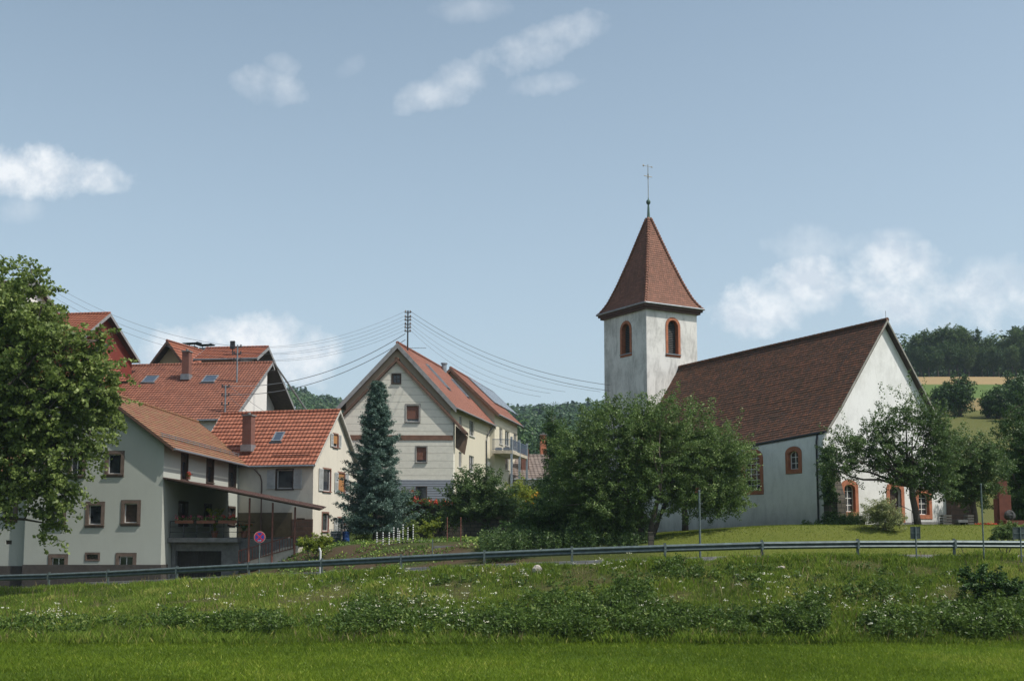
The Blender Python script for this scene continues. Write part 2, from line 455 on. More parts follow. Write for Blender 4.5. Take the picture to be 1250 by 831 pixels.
def build_ground():
    xs = np.concatenate([-np.geomspace(1200, 46, 44), np.arange(-45, 45.1, 0.45), np.geomspace(46, 1200, 44)])
    ys = np.concatenate([np.linspace(-300, 20, 12), np.arange(22, 92, 0.42), np.geomspace(92.5, 1700, 120)])
    X, Y = np.meshgrid(xs, ys); Z = terrain(X, Y)
    # under the road the sheet drops a little so that the road lies clear above it
    zr = railY(X); Z = Z-0.12*((Y > zr-0.3) & (Y < zr+4.4))
    nx, ny = len(xs), len(ys)
    V = np.stack([X, Y, Z], -1).reshape(-1, 3)
    i = np.arange(nx*ny).reshape(ny, nx)
    Fq = np.stack([i[:-1, :-1], i[:-1, 1:], i[1:, 1:], i[1:, :-1]], -1).reshape(-1, 4)
    me = bpy.data.meshes.new('ground'); n = len(Fq)
    me.vertices.add(len(V)); me.loops.add(n*4); me.polygons.add(n)
    me.vertices.foreach_set('co', V.astype(np.float32).ravel()); me.loops.foreach_set('vertex_index', Fq.astype(np.int32).ravel())
    me.polygons.foreach_set('loop_start', np.arange(0, n*4, 4, dtype=np.int32)); me.polygons.foreach_set('loop_total', np.full(n, 4, dtype=np.int32))
    me.update(calc_edges=True); me.polygons.foreach_set('use_smooth', [True]*n)
    # ground cover colours: what grows where
    C = np.zeros((ny, nx, 3)); x, y = X, Y
    def put(mask, c, k=1.0): 
        m = (mask*k)[..., None]; C[:] = C*(1-m)+np.array(c)*m
    one = np.ones_like(X)
    put(one, (0.05, 0.075, 0.02))
    put((y < 39.8)*1.0, (0.095, 0.16, 0.022))
    bank = ((y >= 39.4) & (y < zr))*1.0
    put(bank, (0.065, 0.09, 0.022))
    dirt = sstep(0.52, 0.66, fnoise(X, Y*1.3, 1.7, 21, 4))
    t = (Y-39.6)/np.maximum(zr-39.6, 1)
    put(bank*dirt*sstep(0.25, 0.5, t), (0.11, 0.085, 0.045), 0.55)
    beyond = (y >= zr)*1.0
    lawn = beyond*sstep(4, 8, X)*(Y < 110)
    put(lawn, (0.14, 0.165, 0.035))
    put(beyond*(1-sstep(4, 8, X))*(Y < 80), (0.07, 0.085, 0.03))
    put(beyond*(1-sstep(0, 3, X))*(Y < 72)*sstep(0.45, 0.55, fnoise(X, Y*2.5, 2.5, 91)), (0.095, 0.07, 0.045))
    wr = sstep(0.24, 0.30, X/np.maximum(Y, 1))
    fields = beyond*wr*(Y > 80)
    put(fields, (0.13, 0.14, 0.045))
    e = 6*(fnoise(X, Y, 40, 4)-0.5)
    put(fields*sstep(163, 166, Y+e)*(1-sstep(196, 198, Y+e)), (0.27, 0.21, 0.10))
    put(fields*sstep(196, 198, Y+e)*(1-sstep(240, 242, Y+e)), (0.12, 0.185, 0.055))
    put(fields*sstep(240, 242, Y+e)*(Y < 1000), (0.38, 0.28, 0.15))
    put((1-wr)*(Y > 110), (0.03, 0.045, 0.018))
    put((Y > 288)*1.0, (0.03, 0.045, 0.018))
    ca_ = me.color_attributes.new('cover', 'FLOAT_COLOR', 'POINT')
    ca_.data.foreach_set('color', np.concatenate([C.reshape(-1, 3), np.ones((nx*ny, 1))], 1).astype(np.float32).ravel())
    m, tt = newmat('ground_cover')
    a = tt.n('ShaderNodeAttribute', {'attribute_name': 'cover'})
    p = wpos(tt)
    n1 = tt.n('ShaderNodeTexNoise', Vector=p, Scale=1.3, Detail=9.0, Roughness=0.75)
    n2 = tt.n('ShaderNodeTexNoise', Vector=p, Scale=0.12, Detail=6.0, Roughness=0.7)
    n3 = tt.n('ShaderNodeTexNoise', Vector=p, Scale=14.0, Detail=4.0, Roughness=0.7)
    c = tt.mix(tt.math('MULTIPLY', n1.outputs[0], 0.9), a.outputs[0], (0.6, 0.62, 0.5), 'MULTIPLY')
    c = tt.mix(tt.ramp(n2.outputs[0], [(0.35, (0, 0, 0)), (0.65, (1, 1, 1))]), c, tt.mix(1.0, c, (1.12, 1.02, 1.1), 'MULTIPLY'))
    c = tt.mix(tt.math('MULTIPLY', n3.outputs[0], 0.7), c, tt.mix(1.0, c, (0.45, 0.5, 0.45), 'MULTIPLY'))
    setc(tt, c); tt.bs.inputs['Roughness'].default_value = 1.0; tt.bs.inputs['Specular IOR Level'].default_value = 0.1
    addbump(tt, n3.outputs[0], 0.6, 0.06)
    me.materials.append(m)
    o = bpy.data.objects.new('ground', me); COL.objects.link(o)
    tag(o, 'grassy ground with the meadow, the bank, the lawns and the hills', kind='structure')
build_ground()

# the road behind the guardrail
def road():
    mb = MB(); ed = MB()
    xs = np.arange(-70, 70, 1.0)
    def strip(m, o0, o1, up):
        for a, b in zip(xs[:-1], xs[1:]):
            p = [(x, float(railY(x))+o, float(railH(x))+up) for x, o in ((a, o0), (b, o0), (b, o1), (a, o1))]
            m.face(p, uv=[(q[0], q[1]) for q in p])
    strip(mb, 0.45, 4.2, -0.02); mb.build('road', plain('asphalt', (0.06, 0.06, 0.062), 0.9, var=0.2, scale=6, bump=0.3), kind='structure', label='grey asphalt road behind the guardrail')
    strip(ed, 0.55, 0.67, -0.016); strip(ed, 3.95, 4.07, -0.016)
    ed.build('road_edge_lines', plain('road_paint', (0.6, 0.6, 0.58), 0.7, var=0.15), kind='structure', label='white edge lines painted on the road')
    k = MB()
    for a, b in zip(xs[:-1], xs[1:]):
        for (o0, o1) in ((4.2, 4.32),):
            q = []
            for x in (a, b):
                y = float(railY(x)); h = float(railH(x)); q.append(((x, y+o0, h-0.12), (x, y+o0, h+0.10), (x, y+o1, h+0.10), (x, y+o1, h-0.12)))
            k.face([q[0][0], q[1][0], q[1][1], q[0][1]]); k.face([q[0][1], q[1][1], q[1][2], q[0][2]]); k.face([q[0][2], q[1][2], q[1][3], q[0][3]])
    k.build('kerb', plain('kerb_stone', (0.28, 0.27, 0.25), 0.9), kind='structure', label='low stone kerb on the far side of the road')
road()

# ------------------------------------------------------------------ guardrail
galv = plain('galvanised_steel', (0.10, 0.13, 0.13), 0.5, 0.3, var=0.3, scale=5)
galv_post = plain('galvanised_post', (0.11, 0.14, 0.135), 0.6, 0.2, var=0.3, scale=9)
def guardrail():
    g = empty('guardrail', (RP[3][0], RP[3][1], railH(RP[3][0])), 'long galvanised steel guardrail on posts along the top of the grass bank', 'guardrail')
    # W profile (offset towards the viewer, height below the top)
    prof = [(0.0, 0.0), (-0.055, -0.035), (-0.08, -0.075), (-0.055, -0.115), (-0.01, -0.155), (-0.055, -0.195), (-0.08, -0.235), (-0.055, -0.275), (0.0, -0.31)]
    def sweep(prof, y_off):
        mb = MB(); L = []
        for i, P in enumerate(RP):
            a = RP[max(i-1, 0)]; b = RP[min(i+1, len(RP)-1)]; d = (b-a)[:2]; d /= np.linalg.norm(d); nrm = np.array([-d[1], d[0]])
            L.append([(P[0]+nrm[0]*(q[0]+y_off), P[1]+nrm[1]*(q[0]+y_off), P[2]+q[1]) for q in prof])
        for r in range(len(L)-1):
            # a short lap joint at every post keeps the rail from looking like one extrusion
            for j in range(len(prof)-1): mb.face([L[r][j], L[r+1][j], L[r+1][j+1], L[r][j+1]])
        return mb
    sweep(prof, -0.07).build('rail', galv, g)
    for i, P in enumerate(RP):
        z0 = gz(P[0], P[1]-0.02)-0.4
        x, y, z = P; j = random.Random(i).uniform(-0.015, 0.015)
        mb = MB(); t = 0.012
        mb.box(x-0.05+j, x+0.05+j, y-0.01, y+0.0, z0, z+0.06); mb.box(x-0.05+j, x-0.038+j, y, y+0.06, z0, z+0.06); mb.box(x+0.038+j, x+0.05+j, y, y+0.06, z0, z+0.06)
        mb.box(x-0.045+j, x+0.045+j, y-0.165, y-0.152, z-0.33, z+0.02)
        mb.tube([(x+j, y-0.17, z-0.155), (x+j, y-0.15, z-0.155)], 0.03, 8)
        mb.box(x-0.052+j, x+0.052+j, y-0.012, y+0.062, z+0.06, z+0.072)
        mb.build('post', galv_post, g)
guardrail()
# ------------------------------------------------------------------ building helpers
glass = None
def mk_glass():
    m, t = newmat('window_glass')
    n = t.n('ShaderNodeTexNoise', Vector=wpos(t), Scale=1.1, Detail=3.0)
    setc(t, t.ramp(n.outputs[0], [(0.4, (0.010, 0.012, 0.015)), (0.6, (0.05, 0.055, 0.06))]))
    t.bs.inputs['Roughness'].default_value = 0.06; t.bs.inputs['Specular IOR Level'].default_value = 0.6
    addbump(t, n.outputs[0], 0.05, 0.02)
    return m
glass = mk_glass()
white_paint = plain('white_painted_wood', (0.62, 0.62, 0.60), 0.5, var=0.12)
grey_white = plain('weathered_white_paint', (0.42, 0.43, 0.42), 0.6, var=0.2)
brown_frame = plain('brown_window_surround', (0.12, 0.085, 0.065), 0.8, var=0.25)
dark_wood = plain('dark_stained_wood', (0.055, 0.035, 0.025), 0.7, var=0.35, scale=5)
rust_wood = plain('red_brown_paint', (0.14, 0.055, 0.035), 0.6, var=0.3)
sandstone = plain('red_sandstone', (0.34, 0.125, 0.065), 0.9, var=0.25, scale=4, bump=0.3)
zinc = plain('zinc_sheet', (0.25, 0.27, 0.29), 0.45, 0.5, var=0.2)
dark_metal = plain('dark_metal', (0.035, 0.037, 0.04), 0.5, 0.4, var=0.3)
concrete = plain('grey_concrete', (0.16, 0.16, 0.155), 0.9, var=0.25, bump=0.3)

class Wall:
    """a wall plane of a frame; s along it, t up, d into the building"""
    def __init__(s, fr, side, c): s.fr = fr; s.side = side; s.c = c
    def fn(s, a, t, d):
        if s.side == 'front': return (a, s.c+d, t)
        if s.side == 'left': return (s.c+d, a, t)
        if s.side == 'right': return (s.c-d, a, t)
    def st(s, u, v):
        P = s.fr.px(u, v, 1 if s.side == 'front' else 0, s.c)
        return (P[0] if s.side == 'front' else P[1]), P[2]
    def rect(s, u0, v0, u1, v1):
        a0, t0 = s.st(u0, v1); a1, t1 = s.st(u1, v0)
        if a0 > a1: a0, a1 = a1, a0
        return a0, a1, t0, t1
    def box(s, mb, a0, a1, t0, t1, d0, d1):
        p = s.fn(a0, t0, d0); q = s.fn(a1, t1, d1); mb.box(p[0], q[0], p[1], q[1], p[2], q[2])
def rect_pts(a0, a1, t0, t1): return [(a0, t0), (a1, t0), (a1, t1), (a0, t1)]
def arch_pts(a0, a1, t0, t1, k=1.0, n=10):
    """rectangle with an arched top; k = rise as a share of the half width"""
    c = (a0+a1)/2; r = (a1-a0)/2; h = r*k
    pts = [(a0, t0), (a1, t0)]
    for i in range(n+1):
        th = math.pi*i/n; pts.append((c+r*math.cos(th), t1-h+h*math.sin(th)))
    return pts
def grow(a0, a1, t0, t1, g): return a0-g, a1+g, t0-g, t1+g

def window(par, wl, cut, a0, a1, t0, t1, frame=white_paint, sur=brown_frame, sw=0.12, depth=0.16, bars=(1, 0), arch=None, fw=0.055,
           shutters=None, blind=None, blind_frac=1.0, sill=True, sill_mat=None, pane_mat=None, louvre=None, half=0.0, name='window'):
    fr = wl.fr
    shp = (lambda q: rect_pts(*q)) if arch is None else (lambda q: arch_pts(*q, k=arch))
    q0 = (a0, a1, t0, t1)
    cut.prism(shp(grow(*q0, sw+0.02) if sur is not None else q0), wl.fn, -0.25, depth)
    q1 = grow(*q0, 0.03 if sur is not None else -0.004); q2 = grow(*q0, -fw)
    wf = MB(fr)
    wf.ring(shp(q1), shp(q2), wl.fn, depth-0.075, depth-0.02)
    nb, nh = bars
    top = t1-fw
    for i in range(nb):
        c = a0+(a1-a0)*(i+1)/(nb+1); wl.box(wf, c-0.022, c+0.022, t0+fw, top-(0.02 if arch is None else 0.01), depth-0.07, depth-0.026)
    for i in range(nh):
        c = t0+(t1-t0)*(i+1)/(nh+1); wl.box(wf, a0+fw, a1-fw, c-0.018, c+0.018, depth-0.066, depth-0.028)
    wo_ = wf.build(name, frame, par)
    if louvre is not None:
        lv = MB(fr); n = int((t1-t0)/0.13)
        for i in range(n):
            z = t0+0.05+i*0.13
            if z > t1-0.12: break
            hw = (a1-a0)/2-0.03; c = (a0+a1)/2
            if arch and z > t1-(a1-a0)/2: hw = math.sqrt(max(0.01, ((a1-a0)/2)**2-(z-(t1-(a1-a0)/2))**2))-0.05
            if hw < 0.06: continue
            P = [wl.fn(c-hw, z, depth-0.14), wl.fn(c+hw, z, depth-0.14), wl.fn(c+hw, z+0.10, depth-0.04), wl.fn(c-hw, z+0.10, depth-0.04)]
            Q = [wl.fn(c-hw, z+0.02, depth-0.14), wl.fn(c+hw, z+0.02, depth-0.14), wl.fn(c+hw, z+0.12, depth-0.04), wl.fn(c-hw, z+0.12, depth-0.04)]
            lv.face(P); lv.face(Q[::-1]); lv.face([P[0], P[1], Q[1], Q[0]])
        lv.build('louvre', louvre, wo_)
    pn = MB(fr); pn.prism(shp(q2), wl.fn, depth-0.045, depth-0.035)
    pn.build('pane', pane_mat or glass, wo_)
    if blind is not None:
        b = MB(fr); z1 = t1-fw; z0 = z1-(t1-t0-2*fw)*blind_frac; n = max(2, int((z1-z0)/0.07))
        for i in range(n):
            za = z0+(z1-z0)*i/n; zb = z0+(z1-z0)*(i+1)/n-0.008
            wl.box(b, a0+0.02, a1-0.02, za, zb, depth-0.115, depth-0.09)
        b.build('roller_shutter', blind, wo_)
    if half:
        b = MB(fr); wl.box(b, a0+fw, a1-fw, t0+fw, t0+fw+(t1-t0)*half, depth-0.0345, depth-0.03); b.build('curtain', white_paint, wo_)
    if sur is not None:
        s = MB(fr); s.ring(shp(grow(*q0, sw)), shp(grow(*q0, -0.008)), wl.fn, -0.03, depth-0.08); s.build('surround', sur, wo_)
    if sill:
        s = MB(fr); wl.box(s, a0-sw-0.02, a1+sw+0.02, t0-0.055-0.002, t0-0.004, -0.10, 0.10); s.build('sill', sill_mat or sur or frame, wo_)
    if shutters:
        wd = (a1-a0)*0.5
        for sd in shutters:
            s = MB(fr)
            b0, b1 = (a0-sw-wd-0.02, a0-sw-0.02) if sd < 0 else (a1+sw+0.02, a1+sw+wd+0.02)
            s.ring(rect_pts(b0, b1, t0, t1), rect_pts(b0+0.06, b1-0.06, t0+0.08, t1-0.08), wl.fn, -0.075, -0.035)
            wl.box(s, b0+0.05, b1-0.05, (t0+t1)/2-0.03, (t0+t1)/2+0.03, -0.072, -0.037)
            n = int((t1-t0-0.16)/0.06)
            for i in range(n):
                z = t0+0.08+i*(t1-t0-0.16)/n; wl.box(s, b0+0.055, b1-0.055, z, z+0.03, -0.065, -0.042)
            wl.box(s, b0+0.055, b1-0.055, t0+0.08, t1-0.08, -0.041, -0.037)
            s.build('shutter', grey_white, wo_)
    return wo_

def roof_surface(mb, prof, b0, b1, fn, th=0.34, lift=0.035, thick=0.16, seg=1.2, seed=0, edge=None, split=1):
    """tiled slope: prof = [(a,z)...] from eave to ridge, b0..b1 along the eave, fn(a,b,z)->local point.
    b0,b1 may be functions of the share of the way up (for hipped ends)."""
    P = [np.array(p, float) for p in prof]
    L = [0.0]
    for p, q in zip(P[:-1], P[1:]): L.append(L[-1]+float(np.linalg.norm(q-p)))
    tot = L[-1]; rnd = random.Random(seed)
    def at(s):
        s = min(max(s, 0), tot)
        for i in range(len(P)-1):
            if s <= L[i+1]+1e-9:
                k = (s-L[i])/(L[i+1]-L[i]); p = P[i]*(1-k)+P[i+1]*k; d = (P[i+1]-P[i])/np.linalg.norm(P[i+1]-P[i]); return p, d
        return P[-1], (P[-1]-P[-2])/np.linalg.norm(P[-1]-P[-2])
    def nrm(d):
        n = np.array([-d[1], d[0]]); return n if n[1] > 0 else -n
    B0 = b0 if callable(b0) else (lambda k: b0)
    B1 = b1 if callable(b1) else (lambda k: b1)
    n = max(1, int(round(tot/th)))
    for i in range(n):
        s0, s1 = tot*i/n, tot*(i+1)/n
        p0, d0 = at(s0+1e-4); p1, d1 = at(s1-1e-4); n0 = nrm(d0); n1 = nrm(d1)
        ba0, bb0 = B0(s0/tot), B1(s0/tot); ba1, bb1 = B0(s1/tot), B1(s1/tot)
        m = max(1, int(abs(bb0-ba0)/seg))
        off = [rnd.uniform(-0.006, 0.006) for _ in range(m+1)]
        for j in range(m):
            f0, f1 = j/m, (j+1)/m
            x00 = ba0+(bb0-ba0)*f0; x01 = ba0+(bb0-ba0)*f1; x10 = ba1+(bb1-ba1)*f0; x11 = ba1+(bb1-ba1)*f1
            lo = p0+n0*(lift+off[j]); lo2 = p0+n0*(lift+off[j+1]); hi = p1+n1*0.003
            base = p0+n0*(-0.003)
            A = fn(lo[0], x00, lo[1]); B = fn(lo2[0], x01, lo2[1]); Cc = fn(hi[0], x11, hi[1]); D = fn(hi[0], x10, hi[1])
            mb.face([A, B, Cc, D], uv=[(x00, s0), (x01, s0), (x11, s1-1e-4), (x10, s1-1e-4)])
            E = fn(base[0], x00, base[1]); G = fn(base[0], x01, base[1])
            mb.face([E, G, B, A], uv=[(x00, s0), (x01, s0), (x01, s0+0.02), (x00, s0+0.02)])
    # slab under the tiles
    tgt = edge if edge is not None else mb
    for i in range(len(P)-1):
        d = (P[i+1]-P[i])/np.linalg.norm(P[i+1]-P[i]); nn = nrm(d)
        k0, k1 = L[i]/tot, L[i+1]/tot
        q0 = P[i]-nn*0.004; q1 = P[i+1]-nn*0.004; r0 = P[i]-nn*thick; r1 = P[i+1]-nn*thick
        if i > 0:
            pn = nrm((P[i]-P[i-1])/np.linalg.norm(P[i]-P[i-1])); mid = (pn+nn)/2; r0 = P[i]-mid*thick; q0 = P[i]-mid*0.004
        if i < len(P)-2:
            pn = nrm((P[i+2]-P[i+1])/np.linalg.norm(P[i+2]-P[i+1])); mid = (pn+nn)/2; r1 = P[i+1]-mid*thick; q1 = P[i+1]-mid*0.004
        if split > 1: q0 = q0-nn*0.03; q1 = q1-nn*0.03
        for u_ in range(split):
            f0, f1 = u_/split, (u_+1)/split
            e00 = B0(k0)+(B1(k0)-B0(k0))*f0; e01 = B0(k0)+(B1(k0)-B0(k0))*f1; e10 = B0(k1)+(B1(k1)-B0(k1))*f0; e11 = B0(k1)+(B1(k1)-B0(k1))*f1
            a = [fn(q0[0], e00, q0[1]), fn(q0[0], e01, q0[1]), fn(q1[0], e11, q1[1]), fn(q1[0], e10, q1[1])]
            c = [fn(r0[0], e00, r0[1]), fn(r0[0], e01, r0[1]), fn(r1[0], e11, r1[1]), fn(r1[0], e10, r1[1])]
            tgt.face(a); tgt.face(c[::-1]); tgt.face([a[0], c[0], c[1], a[1]]) if i == 0 else None
            if u_ == split-1: tgt.face([a[1], c[1], c[2], a[2]])
            if u_ == 0: tgt.face([a[0], a[3], c[3], c[0]])
            if i == len(P)-2: tgt.face([a[2], c[2], c[3], a[3]])

def ridge_tiles(mb, p0, p1, r=0.13, step=0.38):
    p0 = np.array(p0, float); p1 = np.array(p1, float); L = np.linalg.norm(p1-p0); n = max(1, int(L/step)); d = (p1-p0)/L
    for i in range(n):
        a = p0+d*(L*i/n-0.03); b = p0+d*(L*(i+1)/n)
        mb.tube([a, b], r*1.06, 8, r1=r*0.92)

def gable(fr, par, axis, ar, zr, e0, e1, v0, v1, a0, a1, b0, b1, zb, wall_mat, roof_mat, under_mat, barge_mat,
          th=0.34, thick=0.16, lift=0.035, cut=None, mids=None, seed=0, barge=0.2, wall_name='wall', ridge=True, gutter=True, seg=1.2, sag=None):
    """gable-roofed volume.  axis 'y': ridge runs into the depth (a = x, b = y); axis 'x': ridge runs along the front (a = y, b = x).
    e0,e1 = eave edges (a, z); v0,v1 = verge edges in b; walls a0..a1, b0..b1 from zb"""
    if sag:
        drop = lambda b, z: max(b, 0)*(sag[0]+(sag[1]-sag[0])*min(1, max(0, (zr-z)/(zr-e0[1]))))
        fn = lambda a, b, z: (a, b, z-drop(b, z))
    elif axis == 'y': fn = lambda a, b, z: (a, b, z)
    else: fn = lambda a, b, z: (b, a, z)
    mids = mids or {}
    prof0 = [e0]+mids.get(0, [])+[(ar, zr)]; prof1 = [e1]+mids.get(1, [])+[(ar, zr)]
    def zat(prof, a):
        pa = sorted(prof); return float(np.interp(a, [p[0] for p in pa], [p[1] for p in pa]))
    def zu(prof, a):
        pa = sorted(prof); m = abs((pa[-1][1]-pa[0][1])/(pa[-1][0]-pa[0][0])); return zat(prof, a)-thick*math.sqrt(1+m*m)+0.01
    pts = [(a0, zb), (a1, zb), (a1, zu(prof1, a1))]
    for p in mids.get(1, []):
        if p[0] < a1: pts.append((p[0], zu(prof1, p[0])))
    pts.append((ar, zu(prof0, ar)))
    for p in reversed(mids.get(0, [])):
        if p[0] > a0: pts.append((p[0], zu(prof0, p[0])))
    pts.append((a0, zu(prof0, a0)))
    wmb = MB(fr)
    if sag: wmb.prism(pts, lambda s, t, d: (s, d, t-(drop(d, t) if t > zb+1 else 0)), b0, b1)
    elif axis == 'y': wmb.prism(pts, lambda s, t, d: (s, d, t), b0, b1)
    else: wmb.prism(pts, lambda s, t, d: (d, s, t), b0, b1)
    rf = MB(fr); ub = MB(fr)
    roof_surface(rf, prof0, v0, v1, fn, th=th, thick=thick, lift=lift, seed=seed, edge=ub, seg=seg, split=14 if sag else 1)
    roof_surface(rf, prof1, v0, v1, fn, th=th, thick=thick, lift=lift, seed=seed+1, edge=ub, seg=seg, split=14 if sag else 1)
    wo_ = wmb.build(wall_name, wall_mat, par, cut=cut)
    ro = rf.build('roof', roof_mat, par)
    ub.build('soffit', under_mat, ro)
    if ridge:
        rg = MB(fr); ridge_tiles(rg, fn(ar, v0, zr+0.02), fn(ar, v1, zr+0.02)); rg.build('ridge_tiles', roof_mat, ro, smooth=False)
    if barge:
        for b, sgn in ((v0, -1), (v1, 1)):
            bb = MB(fr)
            for prof in (prof0, prof1):
                for p, q in zip(prof[:-1], prof[1:]):
                    A = [fn(p[0], b+sgn*0.002, p[1]+0.03), fn(q[0], b+sgn*0.002, q[1]+0.03), fn(q[0], b+sgn*0.002, q[1]-barge), fn(p[0], b+sgn*0.002, p[1]-barge)]
                    B = [fn(p[0], b+sgn*0.035, p[1]+0.03), fn(q[0], b+sgn*0.035, q[1]+0.03), fn(q[0], b+sgn*0.035, q[1]-barge), fn(p[0], b+sgn*0.035, p[1]-barge)]
                    bb.face(A); bb.face(B)
                    for i in range(4):
                        j = (i+1) % 4; bb.face([A[i], A[j], B[j], B[i]])
            bb.build('bargeboard', barge_mat, ro)
    if gutter:
        for prof, sg in ((prof0, -1), (prof1, 1)):
            e = prof[0]; s_ = -1 if e[0] < ar else 1
            g = MB(fr); g.tube([fn(e[0]+s_*0.05, v0+0.03, e[1]-0.06), fn(e[0]+s_*0.05, v1-0.03, e[1]-0.06)], 0.065, 8); g.build('gutter', zinc if gutter is True else gutter, ro)
    return wo_, ro

def skylight(par, fr, P, dirb, dirs, w_, l_, mat=zinc):
    """roof window centred at local P lying in the slope; dirb along the eave, dirs up the slope"""
    P = np.array(P, float); b = np.array(dirb, float); b /= np.linalg.norm(b); s = np.array(dirs, float); s /= np.linalg.norm(s); n = np.cross(b, s)
    if n[2] < 0: n = -n
    def pt(x, y, z): return P+b*x+s*y+n*z
    m = MB(fr)
    fn = lambda x, y, z: tuple(pt(x, y, z))
    m.ring(rect_pts(-w_/2, w_/2, -l_/2, l_/2), rect_pts(-w_/2+0.09, w_/2-0.09, -l_/2+0.09, l_/2-0.09), fn, 0.0, 0.11)
    o = m.build('skylight', mat, par)
    g = MB(fr); g.prism(rect_pts(-w_/2+0.09, w_/2-0.09, -l_/2+0.09, l_/2-0.09), fn, 0.06, 0.085); g.build('pane', sky_glass, o)
    fl = MB(fr); fl.prism(rect_pts(-w_/2-0.12, w_/2+0.12, -l_/2-0.22, -l_/2-0.002), fn, 0.03, 0.05); fl.build('flashing', dark_metal, o)
    return o
def mk_skyglass():
    m, t = newmat('roof_window_glass'); setc(t, (0.05, 0.07, 0.10)); t.bs.inputs['Roughness'].default_value = 0.12
    t.bs.inputs['Specular IOR Level'].default_value = 0.9; return m
sky_glass = mk_skyglass()

def slope_hit(fr, u, v, A, B):
    """line of sight meets the slope plane that contains local line x-free points A=(a,z), B=(a,z) with a = y (ridge along x)"""
    d = ray(u, v) @ fr.I; o = (-fr.O) @ fr.I; m = (B[1]-A[1])/(B[0]-A[0])
    # z = A1 + m (y-A0)
    t = (A[1]+m*(o[1]-A[0])-o[2])/(d[2]-m*d[1]); return o+d*t
def slope_hit_x(fr, u, v, A, B):
    d = ray(u, v) @ fr.I; o = (-fr.O) @ fr.I; m = (B[1]-A[1])/(B[0]-A[0])
    t = (A[1]+m*(o[0]-A[0])-o[2])/(d[2]-m*d[0]); return o+d*t
# ------------------------------------------------------------------ building materials
M_A = plaster('pale_grey_render', (0.41, 0.43, 0.385), amt=0.25, stain=0.2, base_z=-2.6)
M_B = plaster('cream_render', (0.62, 0.58, 0.49), amt=0.3, stain=0.35)
M_CHURCH = plaster('white_lime_render', (0.76, 0.76, 0.74), grime=(0.22, 0.22, 0.20), amt=0.6, stain=0.4, base_z=0.5)
M_TOWER = plaster('stained_white_render', (0.68, 0.67, 0.64), grime=(0.06, 0.06, 0.055), amt=0.75, stain=1.0)
M_WHITE = plaster('white_render', (0.7, 0.69, 0.66), amt=0.2, stain=0.2)
M_YEL = plaster('pale_yellow_render', (0.56, 0.52, 0.41), amt=0.15, stain=0.2)
M_BEIGE = plaster('beige_render', (0.42, 0.35, 0.26), amt=0.15, stain=0.2)
M_RED = plaster('ox_blood_boarding', (0.16, 0.035, 0.025), grime=(0.05, 0.02, 0.02), amt=0.2, stain=0.2)
M_SID = brick('cream_fibre_cement_sheets', (0.80, 0.77, 0.66), (0.76, 0.73, 0.63), (0.40, 0.385, 0.33), bw=40.0, bh=0.58, ms=0.018, rough=0.7)
M_CLAD = brick('grey_slatted_cladding', (0.30, 0.33, 0.38), (0.27, 0.30, 0.34), (0.06, 0.065, 0.075), bw=60.0, bh=0.19, ms=0.028, rough=0.6)
T_A = tiles('mossy_clay_tiles', (0.22, 0.08, 0.047), (0.33, 0.115, 0.065), (0.15, 0.08, 0.05), tw=0.19, th=0.3, offset=0.5, moss=(0.22, 0.20, 0.085), moss_amt=0.68, moss_map=(0.45, 2.6), wave=False)
T_B = tiles('orange_interlocking_tiles', (0.29, 0.095, 0.052), (0.40, 0.145, 0.085), (0.17, 0.075, 0.052), tw=0.30, th=0.42)
T_E = tiles('weathered_orange_tiles', (0.23, 0.085, 0.053), (0.33, 0.13, 0.08), (0.16, 0.08, 0.058), tw=0.27, th=0.42)
T_F = tiles('bright_clay_tiles', (0.26, 0.08, 0.045), (0.33, 0.115, 0.06), (0.19, 0.07, 0.045), tw=0.27, th=0.40)
T_C = tiles('smooth_orange_tiles', (0.27, 0.108, 0.072), (0.32, 0.135, 0.09), (0.23, 0.10, 0.07), tw=0.22, th=0.26, stain=0.3)
T_N = tiles('old_dark_plain_tiles', (0.095, 0.047, 0.028), (0.25, 0.097, 0.050), (0.060, 0.038, 0.026), tw=0.18, th=0.20, offset=0.5, moss=(0.05, 0.038, 0.026), moss_amt=0.7, wave=False, stain=0.75)
T_S = tiles('red_plain_tiles', (0.21, 0.09, 0.055), (0.33, 0.145, 0.095), (0.12, 0.065, 0.045), tw=0.18, th=0.19, offset=0.5, wave=False, stain=0.5, moss=(0.07, 0.05, 0.035), moss_amt=0.35)
T_K = tiles('grey_brown_tiles', (0.17, 0.13, 0.11), (0.26, 0.21, 0.18), (0.12, 0.10, 0.09), tw=0.4, th=0.4)
BR = brick('red_chimney_brick', (0.23, 0.075, 0.05), (0.17, 0.055, 0.04), (0.20, 0.16, 0.13))
BRS = brick('sandstone_blocks', (0.20, 0.12, 0.085), (0.14, 0.09, 0.07), (0.10, 0.085, 0.07), bw=0.7, bh=0.3, ms=0.02)
BRD = brick('mossy_dark_stone', (0.10, 0.085, 0.065), (0.065, 0.06, 0.045), (0.03, 0.03, 0.025), bw=0.5, bh=0.25, ms=0.03)
concrete_grey = concrete
soffit_wood = plain('brown_soffit_boards', (0.13, 0.085, 0.055), 0.8, var=0.3)
soffit_dark = plain('dark_soffit_boards', (0.05, 0.035, 0.028), 0.8, var=0.3)
soffit_grey = plain('grey_soffit_boards', (0.24, 0.23, 0.20), 0.8, var=0.2)
barge_grey = plain('grey_bargeboard', (0.22, 0.22, 0.22), 0.6, var=0.2)
barge_brown = plain('brown_bargeboard', (0.10, 0.055, 0.035), 0.7, var=0.2)
barge_pale = plain('pale_bargeboard', (0.45, 0.43, 0.38), 0.7, var=0.2)
orange_blind = plain('ochre_roller_blind', (0.36, 0.17, 0.06), 0.7, var=0.1)
brown_blind = plain('brown_roller_shutter', (0.17, 0.07, 0.045), 0.7, var=0.12)
